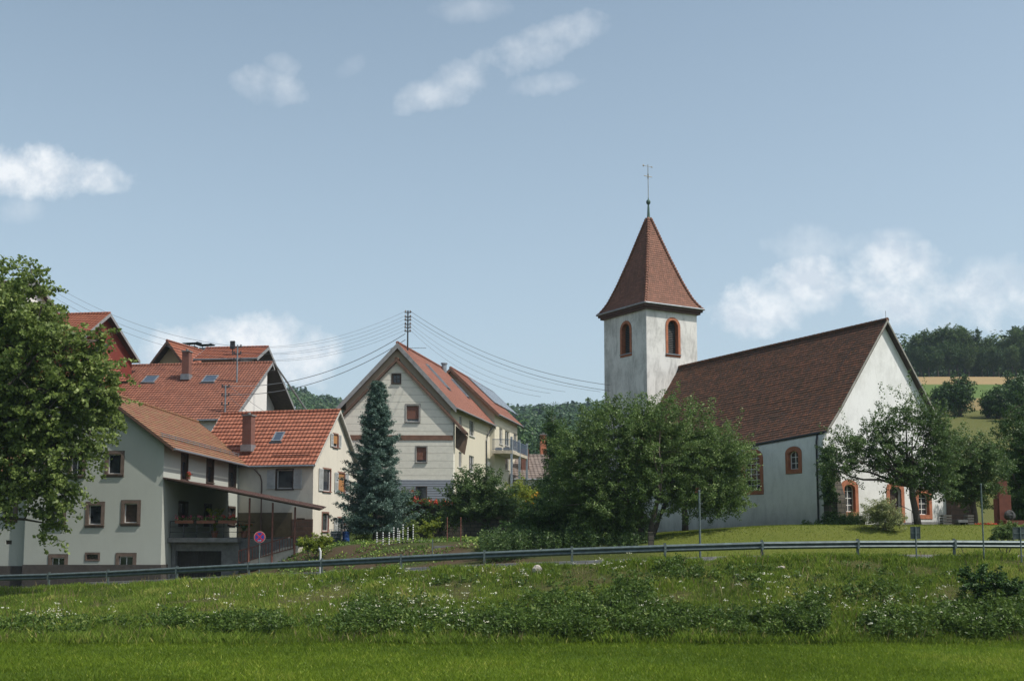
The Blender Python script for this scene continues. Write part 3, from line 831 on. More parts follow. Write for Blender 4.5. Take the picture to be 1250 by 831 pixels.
def chimney(par, fr, x, y, z0, z1, w_=0.55, d_=0.55, mat=BR, cap=True, flash=True, name='chimney'):
    m = MB(fr); m.box(x-w_/2, x+w_/2, y-d_/2, y+d_/2, z0, z1); c = m.build(name, mat, par)
    k = MB(fr)
    if cap:
        k.box(x-w_/2-0.06, x+w_/2+0.06, y-d_/2-0.06, y+d_/2+0.06, z1+0.002, z1+0.10)
        k.tube([(x, y, z1+0.1), (x, y, z1+0.28)], 0.12, 10); k.build('chimney_cap', concrete, c)
    if flash:
        k = MB(fr); k.box(x-w_/2-0.07, x+w_/2+0.07, y-d_/2-0.09, y+d_/2+0.04, z0+0.15, z0+0.62); k.build('flashing', zinc, c)
    return c

# ================================================================== farmhouse at the left: main block and wing
def terr_top(z): return z-0.02
def farmhouse():
    A = Fr((W(196, 690, 64)[0], 64, 0), 1.6)
    h = empty('farmhouse', (A.O[0], A.O[1], -2.6), 'pale rendered farmhouse with mossy gable roof and orange tiled wing behind the guardrail', 'house')
    e1 = A.px(211.8, 546.5, 1, -0.35); ap = A.px(117, 474.5, 1, -0.35)
    ar, zr = ap[0], ap[2]; ex, ez = e1[0], e1[2]
    xl = A.px(30, 680, 1, 0)[0]
    fw = Wall(A, 'front', 0.0); rw = Wall(A, 'right', 0.0)
    cut = MB(A)
    print('A', ar, zr, ex, ez, xl, 'ground', A.px(196, 705, 1, 0)[2])
    winA = dict(sur=brown_frame, sw=0.17, depth=0.2, frame=white_paint)
    specs = [((131.3, 554, 148, 578.3), dict(bars=(0, 0), half=0.4)), ((107.5, 616, 124, 640), dict(bars=(0, 0), half=0.3)), ((151, 614, 168, 638), dict(bars=(0, 0), pane_mat=dark_wood)),
             ((86, 556, 101, 580), {}), ((62, 617, 77, 640), {}), ((40, 556, 54, 580), {})]
    jobs = []
    for (b, kw) in specs: q = fw.rect(*b); jobs.append((fw, q, {**winA, **kw}))
    for b in ((62, 680, 79, 698), (144.5, 678.5, 162.5, 696)): q = fw.rect(*b); jobs.append((fw, q, {**winA, 'bars': (1, 0), 'sill': False}))
    jobs.append((fw, fw.rect(105.5, 676, 120, 682.5), dict(sur=brown_frame, sw=0.08, frame=dark_wood, bars=(5, 0), sill=False)))
    for b in ((221, 554.5, 229.3, 584.5), (252, 561.5, 260.8, 588), (279, 569, 288, 594)):
        q = rw.rect(*b); jobs.append((rw, q, dict(sur=dark_wood, sw=0.10, frame=dark_wood, depth=0.2, blind=dark_wood, blind_frac=0.30)))
    for b in ((218, 614, 229, 640), (249, 617, 258, 640), (278, 620, 287, 640)):
        q = rw.rect(*b); jobs.append((rw, q, dict(sur=dark_wood, sw=0.10, frame=dark_wood, depth=0.2)))
    # cutters first, then the wall
    def run(jobs, cutter):
        for (wl, q, kw) in jobs: window(h, wl, cutter, *q, **kw)
    run(jobs, cut)
    gable(A, h, 'y', ar, zr, (2*ar-ex, ez), (ex, ez), -0.35, 18.6, 2*ar, 0.0, 0.0, 18.4, -3.4, M_A, T_A, soffit_dark, barge_brown, th=0.30, cut=cut, barge=0.16, lift=0.03)
    # lower side block to the left, mostly behind the maple
    lb = MB(A); lb.box(xl-7.5, 2*ar-0.003, 0.35, 12, -3.4, 3.2)
    c2 = MB(A); fl = Wall(A, 'front', 0.35)
    q = fl.rect(8, 614, 18, 634); window(h, fl, c2, *q, **winA); window(h, fl, c2, *fl.rect(7, 659, 14.5, 664), sur=None, frame=dark_wood, bars=(3, 0), sill=False)
    lb.build('side_wall', M_A, h, cut=c2)
    lr = MB(A); lu = MB(A)
    roof_surface(lr, [(-0.3, 3.2), (6.2, 7.2)], xl-8, 2*ar-0.01, lambda a, b, z: (b, a, z), th=0.3, edge=lu); r_ = lr.build('side_roof', T_A, h); lu.build('soffit', soffit_dark, r_)
    pl = MB(A); pl.box(2*ar-0.03, 0.03, -0.05, 0.3, -3.2, -1.62); pl.box(0.0, 0.045, -0.049, 1.1, -3.2, -1.621); pl.box(xl-7.5, 2*ar-0.035, 0.30, 0.5, -3.2, -1.7)
    pl.build('plinth', plain('dark_plinth', (0.055, 0.048, 0.042), 0.9), h)
    # snow guard along the right eave
    sg = MB(A); m_ = (zr-ez)/(ar-ex)
    x_ = ex-0.75; z_ = ez+m_*(-0.75)+0.06
    for k in range(2): sg.tube([(x_-0.04, -0.2, z_+0.10+k*0.12), (x_-0.04, 17.6, z_+0.10+k*0.12)], 0.022, 5)
    for i in range(16): sg.box(x_-0.05, x_-0.02, 0.1+i*1.15, 0.13+i*1.15, z_-0.05, z_+0.26)
    sg.build('snow_guard', zinc, h)
    # little lean-to porch roof: canopy over the yard
    p0 = A.px(198, 582.5, 1, -0.05); p1 = A.px(391, 620.5, 1, -0.05)
    cz0, cx1, cz1 = p0[2], p1[0], p1[2]; sl = (cz1-cz0)/(cx1-0.0)
    xr_ = A.px(397, 620, 1, 13.2)[0]; xe = lambda y: cx1+(xr_-cx1)*max(0, y)/13.2; zq = lambda x: cz0+(cz1-cz0)*x/cx1
    cn = MB(A)
    q = [(0.003, -0.05), (cx1, -0.05), (xr_, 13.2), (0.003, 13.2)]
    a_ = [(x, y, zq(x)) for x, y in q]; b_ = [(x, y, zq(x)-0.04) for x, y in q]
    cn.face(a_); cn.face(b_[::-1])
    for i in range(4): k = (i+1) % 4; cn.face([a_[i], b_[i], b_[k], a_[k]])
    co = cn.build('canopy', plain('red_brown_corrugated_sheet', (0.10, 0.05, 0.038), 0.6, var=0.35), h)
    cr = MB(A)
    for i in range(43):
        y = 0.0+i*0.3; x1 = xe(y+0.12)-0.01; cr.prism([(0.01, cz0+0.003), (x1, zq(x1)+0.003), (x1, zq(x1)+0.022), (0.01, cz0+0.022)], lambda s, t, d: (s, d, t), y, y+0.12)
    cr.build('corrugation', _mats['red_brown_corrugated_sheet'], co)
    fa = MB(A); fa.prism([(0.003, cz0+0.01), (cx1+0.05, cz1+0.01), (cx1+0.05, cz1-0.055), (0.003, cz0-0.055)], lambda s, t, d: (s, d, t), -0.09, -0.053)
    fa.tube([(cx1+0.04, -0.05, cz1-0.05), (xr_+0.04, 13.2, zq(xr_)-0.03)], 0.035, 8); fa.build('fascia', dark_wood, co)
    rf_ = MB(A)
    for y in np.arange(0.6, 13, 1.0):
        x1 = xe(y+0.1)-0.05; rf_.prism([(0.003, cz0-0.045), (x1, zq(x1)-0.045), (x1, zq(x1)-0.13), (0.003, cz0-0.13)], lambda s, t, d: (s, d, t), y, y+0.1)
    rf_.build('rafters', dark_wood, co)
    zc = lambda x: cz0+(cz1-cz0)*x/cx1-0.2
    for (u, vb) in ((303, 690), (331.7, 679), (359.4, 668)):
        q = A.px(u, vb, 1, 0.55); m = MB(A); m.tube([(q[0], 0.55, q[2]-0.4), (q[0], 0.55, zc(q[0]))], 0.055, 8); m.build('canopy_post', plain('rusty_steel', (0.17, 0.065, 0.045), 0.7, var=0.4, scale=8), h)
    # bare patch above canopy: terrace, slab and garage
    sx0 = 0.04; s1 = A.px(290, 657, 1, 1.0)[0]; zt = A.px(240, 656, 1, 1.0)[2]; zb_ = A.px(240, 661.5, 1, 1.0)[2]
    tb = MB(A); tb.box(sx0, s1, 1.0, 14.3, zb_, zt); tb.build('balcony_slab', concrete, h)
    g0 = A.px(216, 680, 1, 2.0)[0]; g1 = A.px(272, 680, 1, 2.0)[0]
    gm = MB(A); gm.box(sx0, g0, 1.7, 2.4, -3.3, zb_-0.003); gm.box(g1, s1-0.1, 1.7, 2.4, -3.3, zb_-0.003); gm.box(g0+0.001, g1-0.001, 1.72, 2.3, zb_-0.5, zb_-0.004)
    tx = A.px(347, 670, 1, 2.0)[0]
    gm.box(s1-0.098, tx, 2.1, 14.2, -3.3, zt-0.05)
    gm.build('garage_wall', concrete, h)
    gd = MB(A); gd.box(g0+0.003, g1-0.003, 2.15, 2.22, -3.2, zb_-0.505)
    n = 16
    for i in range(n):
        x = g0+(g1-g0)*(i+0.5)/n; gd.box(x-0.07, x+0.07, 2.12, 2.152, -3.2, zb_-0.52)
    gd.build('garage_door', plain('black_brown_door', (0.03, 0.026, 0.022), 0.7), h)
    # stair with pale side wall
    pts = [(A.px(u, v, 1, 0.7)[0], A.px(u, v, 1, 0.7)[2]) for (u, v) in ((297, 692), (298, 687), (322, 677), (345, 668), (364, 665.5), (364, 692))]
    st = MB(A); st.prism(pts, lambda s, t, d: (s, d, t), 0.7, 2.0); st.build('stair', plain('pale_stair_render', (0.40, 0.37, 0.31), 0.9, var=0.2, bump=0.2), h)
    rl = MB(A)
    def P(u, v, y=0.66): q = A.px(u, v, 1, y); return (q[0], y, q[2])
    a0, a1 = P(291.5, 672), P(358, 653.5); b0_, b1_ = P(291.5, 687), P(358, 668.5)
    rl.tube([a0, a1], 0.03, 6); rl.tube([b0_, b1_], 0.022, 6)
    for i in range(21):
        k = i/20; t_ = [a0[j]+(a1[j]-a0[j])*k for j in range(3)]; g_ = [b0_[j]+(b1_[j]-b0_[j])*k for j in range(3)]; rl.tube([t_, g_], 0.016 if i % 5 else 0.028, 5)
    rl.build('stair_railing', _mats['rusty_steel'], h)
    bl = MB(A); zt2 = zt
    xx0, xx1 = 0.12, s1-0.06
    for z in (0.32, 0.62, 0.92): bl.tube([(xx0, 1.08, zt2+z), (xx1, 1.08, zt2+z)], 0.018 if z < 0.9 else 0.028, 6)
    for x in np.linspace(xx0, xx1, 6): bl.tube([(x, 1.08, zt2), (x, 1.08, zt2+0.92)], 0.022, 6)
    for z in (0.32, 0.92): bl.tube([(xx1, 1.08, zt2+z), (xx1, 5.0, zt2+z)], 0.022, 6)
    bl.build('balcony_railing', dark_metal, h)
    # ------------------------------------------------ wing
    B = Fr((W(382, 600, 78.4)[0], 78.4, 0), 15)
    e0 = B.px(383.5, 567, 0, 0.2); ap = B.px(414.8, 501, 0, 0.2); er = B.px(437.6, 565, 0, 0.2)
    print('B eave', e0, 'apex', ap, 'rear', er)
    yr, zr = ap[1], ap[2]; wd = 2*yr
    cut = MB(B); fw = Wall(B, 'front', 0.0); gw = Wall(B, 'right', 0.0)
    tan_sur = plain('reddish_window_surround', (0.24, 0.12, 0.09), 0.8)
    q = fw.rect(337.5, 573, 357.5, 596.5); window(h, fw, cut, *q, sur=dark_wood, sw=0.08, frame=white_paint, shutters=(-1, 1), bars=(0, 0), depth=0.18)
    q = fw.rect(308, 628, 325, 668); window(h, fw, cut, *q, sur=None, frame=dark_wood, bars=(1, 0), sill=False, name='door')
    q = fw.rect(361, 632, 372, 664); window(h, fw, cut, *q, sur=None, frame=dark_wood, bars=(0, 0), sill=False, name='door', pane_mat=dark_wood)
    for (b, kw) in (((406.5, 530.5, 412.5, 545), dict(blind=orange_blind, blind_frac=0.75, shutters=(-1, 1), bars=(0, 0))),
                    ((394, 573, 403.8, 599), dict(shutters=(-1,), bars=(0, 0))), ((412.5, 577.5, 420.5, 601), dict(blind=orange_blind, blind_frac=0.95, shutters=(-1, 1), bars=(0, 0))),
                    ((412, 632, 420.5, 650), dict(shutters=(-1, 1))), ((393, 626, 401, 648), dict(bars=(0, 0)))):
        q = gw.rect(*b); window(h, gw, cut, *q, sur=tan_sur, sw=0.07, depth=0.15, **kw)
    y_e0 = e0[1] if -1.2 < e0[1] < -0.1 else -0.45
    bl_ = B.loc(W(246, 600, 82.0))[0]
    wl, ro = gable(B, h, 'x', yr, zr, (y_e0, e0[2]), (2*yr-y_e0, e0[2]), bl_, 0.25, 0.0, wd, bl_+0.3, 0.0, -2.0, M_B, T_B, soffit_grey, barge_pale, th=0.42, lift=0.06, cut=cut, barge=0.14, wall_name='wing_wall')
    ro.name = 'wing_roof'
    S0, S1 = (y_e0, e0[2]), (yr, zr); sd = (0, S1[0]-S0[0], S1[1]-S0[1])
    c = slope_hit(B, 340, 533.5, S0, S1); skylight(h, B, c, (1, 0, 0), sd, 0.75, 1.0)
    c = slope_hit(B, 303, 551, S0, S1); zt_ = B.px(302, 508, 1, c[1])[2]
    chimney(h, B, c[0], c[1], c[2]-0.15, zt_, 0.68, 0.6)
    m = MB(B); s_ = slope_hit(B, 340, 557.5, S0, S1); m.tube([(bl_+6, s_[1], s_[2]+0.12), (-0.4, s_[1], s_[2]+0.12)], 0.03, 5)
    for i in range(9): x = -0.6-i*0.9; m.box(x, x+0.03, s_[1]-0.02, s_[1]+0.02, s_[2]-0.03, s_[2]+0.14)
    m.build('snow_guard', _mats['red_chimney_brick'] if 'red_chimney_brick' in _mats else rust_wood, h)
    d = MB(B); x = fw.st(320.5, 580)[0]; d.tube([(x-0.5, -0.4, e0[2]-0.15), (x-0.1, -0.12, e0[2]-0.7), (x, -0.1, e0[2]-1.1), (x, -0.1, -0.2)], 0.05, 8); d.build('downpipe', plain('brown_downpipe', (0.09, 0.055, 0.045), 0.5), h)
    bs = MB(B); bs.box(-1.5, 0.05, -0.06, 0.0, -2, 1.1); bs.build('stone_base', BRS, h)
    m = MB(B); m.box(-8.5, -1.505, -0.05, -0.002, terr_top(zt), 1.55); m.build('porch_shade_panel', plain('olive_porch_shade', (0.11, 0.09, 0.055), 0.8, var=0.2), h)  # dark olive panel added over the wing wall to deepen the shade under the canopy
    return A, B, h, (zt, s1, zc)
FA, FB, farm, (terr_z, terr_x, canz) = farmhouse()

# ================================================================== centre house
def centre_house():
    C = Fr((W(553, 600, 90)[0], 90, 0), 11, front=-2)
    h = empty('gable_house', (C.O[0], C.O[1], 2.0), 'tall cream boarded gable house with blind shutters, grey slatted base and stepped orange roofs', 'house')
    v0 = -0.22
    ap = C.px(483.7, 438.0, 1, v0); e1 = C.px(569, 528, 1, v0)
    xl = 2*ap[0]; print('C', ap, e1, 'left', xl, C.px(414, 600, 1, 0)[0])
    cut = MB(C); fw = Wall(C, 'front', 0.0)
    gs = plain('grey_window_surround', (0.26, 0.25, 0.23), 0.7)
    def wn_(b, cutter=cut, wall=fw, **kw): return window(h, wall, cutter, *wall.rect(*b), **kw)
    wn_((479, 457, 488.6, 467.5), sur=dark_wood, sw=0.07, frame=dark_wood, bars=(1, 1), depth=0.14)
    for b in ((496, 494.5, 511.5, 514.5), (457, 494.5, 472.5, 514.5)): wn_(b, sur=gs, sw=0.10, frame=white_paint, blind=brown_blind, blind_frac=0.86, bars=(0, 0), depth=0.2)
    for b in ((508, 545, 520.7, 564), (446, 545, 459, 564)): wn_(b, sur=gs, sw=0.06, frame=gs, blind=brown_blind, blind_frac=0.88, bars=(0, 0), depth=0.2)
    zb = 0.8
    wl, ro = gable(C, h, 'y', ap[0], ap[2], (2*ap[0]-e1[0], e1[2]), (e1[0], e1[2]), v0, 0.5, xl+0.0, 0.0, 0.0, 0.52, zb, M_SID, T_N, soffit_wood, barge_brown, th=0.26, cut=cut, barge=0.22, gutter=False, lift=0.02)
    zc0 = C.px(500, 585.5, 1, 0)[2]
    c2 = MB(C); cw = Wall(C, 'front', -0.06)
    wn_((507.5, 593, 521.5, 613), cutter=c2, wall=cw, sur=None, frame=dark_wood, bars=(0, 0), depth=0.055, sill=False)
    wn_((444.5, 593, 452.5, 613), cutter=c2, wall=cw, sur=None, frame=dark_wood, bars=(0, 0), depth=0.055, sill=False)
    m = MB(C); m.box(xl-0.05, 0.05, -0.06, -0.002, zb, zc0); m.build('cladding', M_CLAD, h, cut=c2)
    m = MB(C); z0, z1 = C.px(500, 537, 1, 0)[2], C.px(500, 531, 1, 0)[2]; m.box(xl+0.02, -0.02, -0.05, -0.002, z0, z1); m.build('timber_band', plain('brown_timber_band', (0.15, 0.075, 0.045), 0.7), h)
    m = MB(C); m.prism([(0.03, C.px(553, 519, 1, 0.6)[2]), (e1[0]-0.05, e1[2]-0.25), (e1[0]-0.3, C.px(564.5, 555, 1, .6)[2]), (0.03, C.px(553, 546, 1, 0.6)[2])], lambda s, t, d: (s, d, t), 0.6, 0.66)
    m.build('wind_screen', soffit_wood, h)
    # rear, taller range with the rendered gable
    v2 = 0.12
    ap2 = C.px(485.2, 418.5, 1, v2); e2 = C.px(557, 497, 1, v2); xr = e2[0]-0.55; L2 = 15.4
    cut2 = MB(C); rw = Wall(C, 'right', xr); print('C2', ap2, e2)
    for b in ((573, 514, 579, 531), (560.5, 508, 564, 524), (572.5, 557, 578.5, 575), (560, 552, 564, 570)): wn_(b, cutter=cut2, wall=rw, sur=None, frame=white_paint, depth=0.15)
    wl, ro2 = gable(C, h, 'y', ap2[0], ap2[2], (2*ap2[0]-e2[0], e2[2]), (e2[0], e2[2]), v2, L2, 2*ap2[0]-xr, xr, 0.56, L2, zb, M_YEL, T_C, soffit_dark, barge_grey, th=0.26, cut=cut2, barge=0.42, lift=0.02)
    m = MB(C)       # beige render over the gable
    zz = lambda x: ap2[2]-abs(x-ap2[0])*(ap2[2]-e2[2])/(e2[0]-ap2[0])-0.26
    m.prism([(2*ap2[0]-xr+0.02, e2[2]-3.0), (xr-0.02, e2[2]-3.0), (xr-0.02, zz(xr)), (ap2[0], zz(ap2[0])), (2*ap2[0]-xr+0.02, zz(xr))], lambda s, t, d: (s, d, t), 0.525, 0.555)
    m.build('gable_render', M_BEIGE, h)
    S0, S1 = (e2[0], e2[2]), (ap2[0], ap2[2]); sd = (S1[0]-S0[0], 0, S1[1]-S0[1])
    def onr(u, v): return slope_hit_x(C, u, v, S0, S1)
    skylight(h, C, onr(534, 460), (0, 1, 0), sd, 0.8, 2.7); skylight(h, C, onr(561, 474), (0, 1, 0), sd, 0.8, 2.2)
    c = onr(527, 440); m = MB(C); m.tube([(ap2[0]+0.3, c[1]+2, ap2[2]-0.5), (ap2[0]+0.3, c[1]+2, ap2[2]+0.25)], 0.22, 10); m.tube([(ap2[0]+0.3, c[1]+2, ap2[2]+0.3), (ap2[0]+0.3, c[1]+2, ap2[2]+0.42)], 0.30, 10); m.build('vent_pipe', zinc, h)
    d = MB(C); d.tube([(e2[0]-0.1, L2-0.6, e2[2]-0.1), (xr+0.15, L2-1.6, e2[2]-1.0), (xr+0.1, L2-1.9, e2[2]-1.6), (xr+0.1, L2-1.9, 0.8)], 0.06, 8); d.build('downpipe', dark_metal, h)
    # third range
    v3 = L2-0.5
    ap3 = C.px(550, 449, 1, v3); e3 = C.px(609, 505, 1, v3); xr3 = e3[0]-0.5; L3 = v3+12.3; print('C3', ap3, e3)
    cut3 = MB(C); rw3 = Wall(C, 'right', xr3)
    for b in ((609.5, 523, 613.5, 541), (616.5, 527, 622, 543), (617, 556, 622, 573), (627, 530, 631, 545)): wn_(b, cutter=cut3, wall=rw3, sur=None, frame=white_paint, depth=0.15)
    wl, ro3 = gable(C, h, 'y', ap3[0], ap3[2], (2*ap3[0]-e3[0], e3[2]), (e3[0], e3[2]), v3, L3, 2*ap3[0]-xr3, xr3, L2+0.01, L3-0.5, zb, M_YEL, T_C, soffit_dark, barge_brown, th=0.26, cut=cut3, barge=0.3, lift=0.02)
    S0, S1 = (e3[0], e3[2]), (ap3[0], ap3[2]); sd = np.array((S1[0]-S0[0], 0, S1[1]-S0[1])); sd = sd/np.linalg.norm(sd)
    def onr3(u, v): return slope_hit_x(C, u, v, S0, S1)
    nn = np.array((-sd[2], 0, sd[0])); nn = nn if nn[2] > 0 else -nn
    a = onr3(571.5, 462); b = onr3(593, 471.5); c_ = onr3(616, 496.5)
    y0, y1 = a[1], b[1]+0.3; k0 = 0.3; k1 = float(np.linalg.norm((c_-b)*[1, 0, 1]))
    base = np.array((a[0], 0, a[2]))+sd*0.2
    fn = lambda s, t, d_: tuple(base+np.array((0, s, 0))-sd*t+nn*(0.12-d_))
    n = 6
    fr_ = MB(C); pn = MB(C)
    for i in range(n):
        s0 = y0+(y1-y0)*i/n; s1 = y0+(y1-y0)*(i+1)/n
        fr_.ring(rect_pts(s0, s1, 0, k1), rect_pts(s0+0.06, s1-0.06, 0.06, k1-0.06), fn, -0.03, 0.06); pn.prism(rect_pts(s0+0.06, s1-0.06, 0.06, k1-0.06), fn, 0.0, 0.02)
    so = fr_.build('solar_panel', zinc, h); pn.build('pane', plain('solar_glass', (0.22, 0.25, 0.29), 0.15, var=0.1, spec=0.9), so)
    # balcony on the right of the third range
    zd1 = C.px(600, 551, 1, L2+0.2)[2]; zd0 = zd1-0.28; bx1 = xr3+1.9; by0 = L2-1.5; by1 = L2+6.5
    m = MB(C); m.box(xr3+0.01, bx1, by0, by1, zd0, zd1); dk = m.build('balcony', plain('pale_balcony_soffit', (0.38, 0.34, 0.27), 0.8), h)
    for y in (by0+0.1, (by0+by1)/2, by1-0.1):
        m = MB(C); m.box(bx1-0.16, bx1+0.02, y-0.08, y+0.08, 1.0, zd1+1.25); m.build('balcony_post', plain('blue_grey_steel', (0.20, 0.23, 0.26), 0.5, 0.2), h)
    rl = MB(C); z = zd1
    for zz_ in (0.1, 1.0): rl.tube([(xr3+0.1, by0+0.05, z+zz_), (bx1-0.05, by0+0.05, z+zz_)], 0.03, 6); rl.tube([(bx1-0.05, by0, z+zz_), (bx1-0.05, by1, z+zz_)], 0.03, 6)
    for x in np.linspace(xr3+0.1, bx1-0.1, 22): rl.tube([(x, by0+0.05, z+0.1), (x, by0+0.05, z+1.0)], 0.013, 4)
    for y in np.linspace(by0, by1, 50): rl.tube([(bx1-0.05, y, z+0.1), (bx1-0.05, y, z+1.0)], 0.013, 4)
    rl.build('railing', plain('blue_steel', (0.06, 0.09, 0.14), 0.5), dk)
    # star decoration hung from the balcony
    star = C.px(596, 566, 1, by0+0.3); m = MB(C)
    for i in range(8):
        t = math.pi*i/8; m.tube([star-np.array((math.cos(t), 0, math.sin(t)))*0.33, star, star+np.array((math.cos(t), 0, math.sin(t)))*0.33], [0.004, 0.05, 0.004], 5)
    m.tube([star, (star[0], star[1], zd0)], 0.006, 4)
    wl_ = C.w(star); m.build('star_ornament', white_paint, None, 'white star shaped straw ornament hanging under the balcony', 'ornament', loc=wl_)
    # garden chairs and planter on the balcony are tiny pale shapes behind the bars
    def bal_box(x, y, n):
        o = C.w((x, y, zd1)); q = MB(C); q.box(x-0.3, x+0.3, y-0.12, y+0.12, zd1+0.004, zd1+0.22); q.box(x-0.27, x+0.27, y-0.07, y+0.07, zd1+0.2, zd1+0.3)
        return q.build('planter', plain('white_plastic', (0.5, 0.5, 0.5), 0.5), None, n, 'planter', loc=o)
    bal_box(xr3+0.62, by0+0.35, 'long pale planter on the balcony behind the railing, nearest the wall'); bal_box(xr3+1.35, by0+0.35, 'long pale planter on the balcony, nearest the outer post')
    # satellite dish and yagi
    p = C.px(500.5, 446, 1, 1.2)
    m = MB(C)
    prof = [(0.02, 0.0), (0.2, 0.02), (0.36, 0.07), (0.47, 0.13), (0.455, 0.15), (0.34, 0.09), (0.18, 0.045), (0.02, 0.03)]
    b = len(m.V); n = 18
    ax = np.array((0.75, -0.6, 0.28)); ax /= np.linalg.norm(ax); t1 = np.cross(ax, (0, 0, 1)); t1 /= np.linalg.norm(t1); t2 = np.cross(ax, t1)
    for (r, z) in prof:
        for k in range(n): m.V.append(tuple(p+ax*z+(t1*math.cos(2*math.pi*k/n)+t2*math.sin(2*math.pi*k/n))*r))
    for i in range(len(prof)-1):
        for k in range(n): l = (k+1) % n; m.Fc.append([b+i*n+k, b+i*n+l, b+(i+1)*n+l, b+(i+1)*n+k]); m.UV.append(None)
    dish_root = m.build('satellite_dish', plain('dark_dish', (0.06, 0.05, 0.045), 0.5), None, 'dark satellite dish on the mast under the roof of the boarded gable house', 'satellite dish', loc=C.w(p))
    m = MB(C); m.tube([p, p+ax*0.55+np.array((0, 0, -0.25))], 0.015, 5); m.tube([p+np.array((0, 0.05, 0)), p+np.array((0.0, 0.12, -0.7))], 0.025, 6); m.build('bracket', dark_metal, dish_root)
    # roof mast with insulators
    pb = C.px(497.8, 442, 1, 1.9); pt = C.px(498, 379, 1, 1.9); pb[0] = pt[0]
    root = empty('roof_mast', C.w(pb), 'tall steel power line mast with insulators on the boarded gable house', 'mast')
    m = MB(C); m.tube([pb, pt], 0.06, 8); m.build('pole', dark_metal, root)
    att = []
    for i, v in enumerate((381.5, 387, 391, 396, 400, 404.5)):
        z = C.px(498, v, 1, 1.9)[2]; m = MB(C); m.box(pb[0]-0.26, pb[0]+0.26, pb[1]-0.035, pb[1]+0.035, z-0.035, z+0.035)
        for sg in (-1, 1):
            x = pb[0]+sg*0.19; m.lathe((x, pb[1], z+0.02), [(0.03, 0), (0.075, 0.03), (0.05, 0.07), (0.075, 0.11), (0.04, 0.16), (0.01, 0.18)], 8); att.append((sg, C.w((x, pb[1], z+0.12))))
        m.build('insulator_arm', plain('brown_porcelain', (0.05, 0.04, 0.04), 0.35), root)
    m = MB(C); zy = C.px(510, 425, 1, 1.9)[2]; m.tube([(pb[0]+0.05, pb[1], zy), (pb[0]+1.45, pb[1]+0.2, zy+0.05)], 0.014, 5)
    for i in range(11): x = pb[0]+0.15+i*0.125; m.tube([(x, pb[1]-0.22, zy+0.03), (x, pb[1]+0.24, zy+0.03)], 0.008, 4)
    m.build('yagi_antenna', dark_metal, root)
    return C, h, att
FC, chouse, MAST = centre_house()

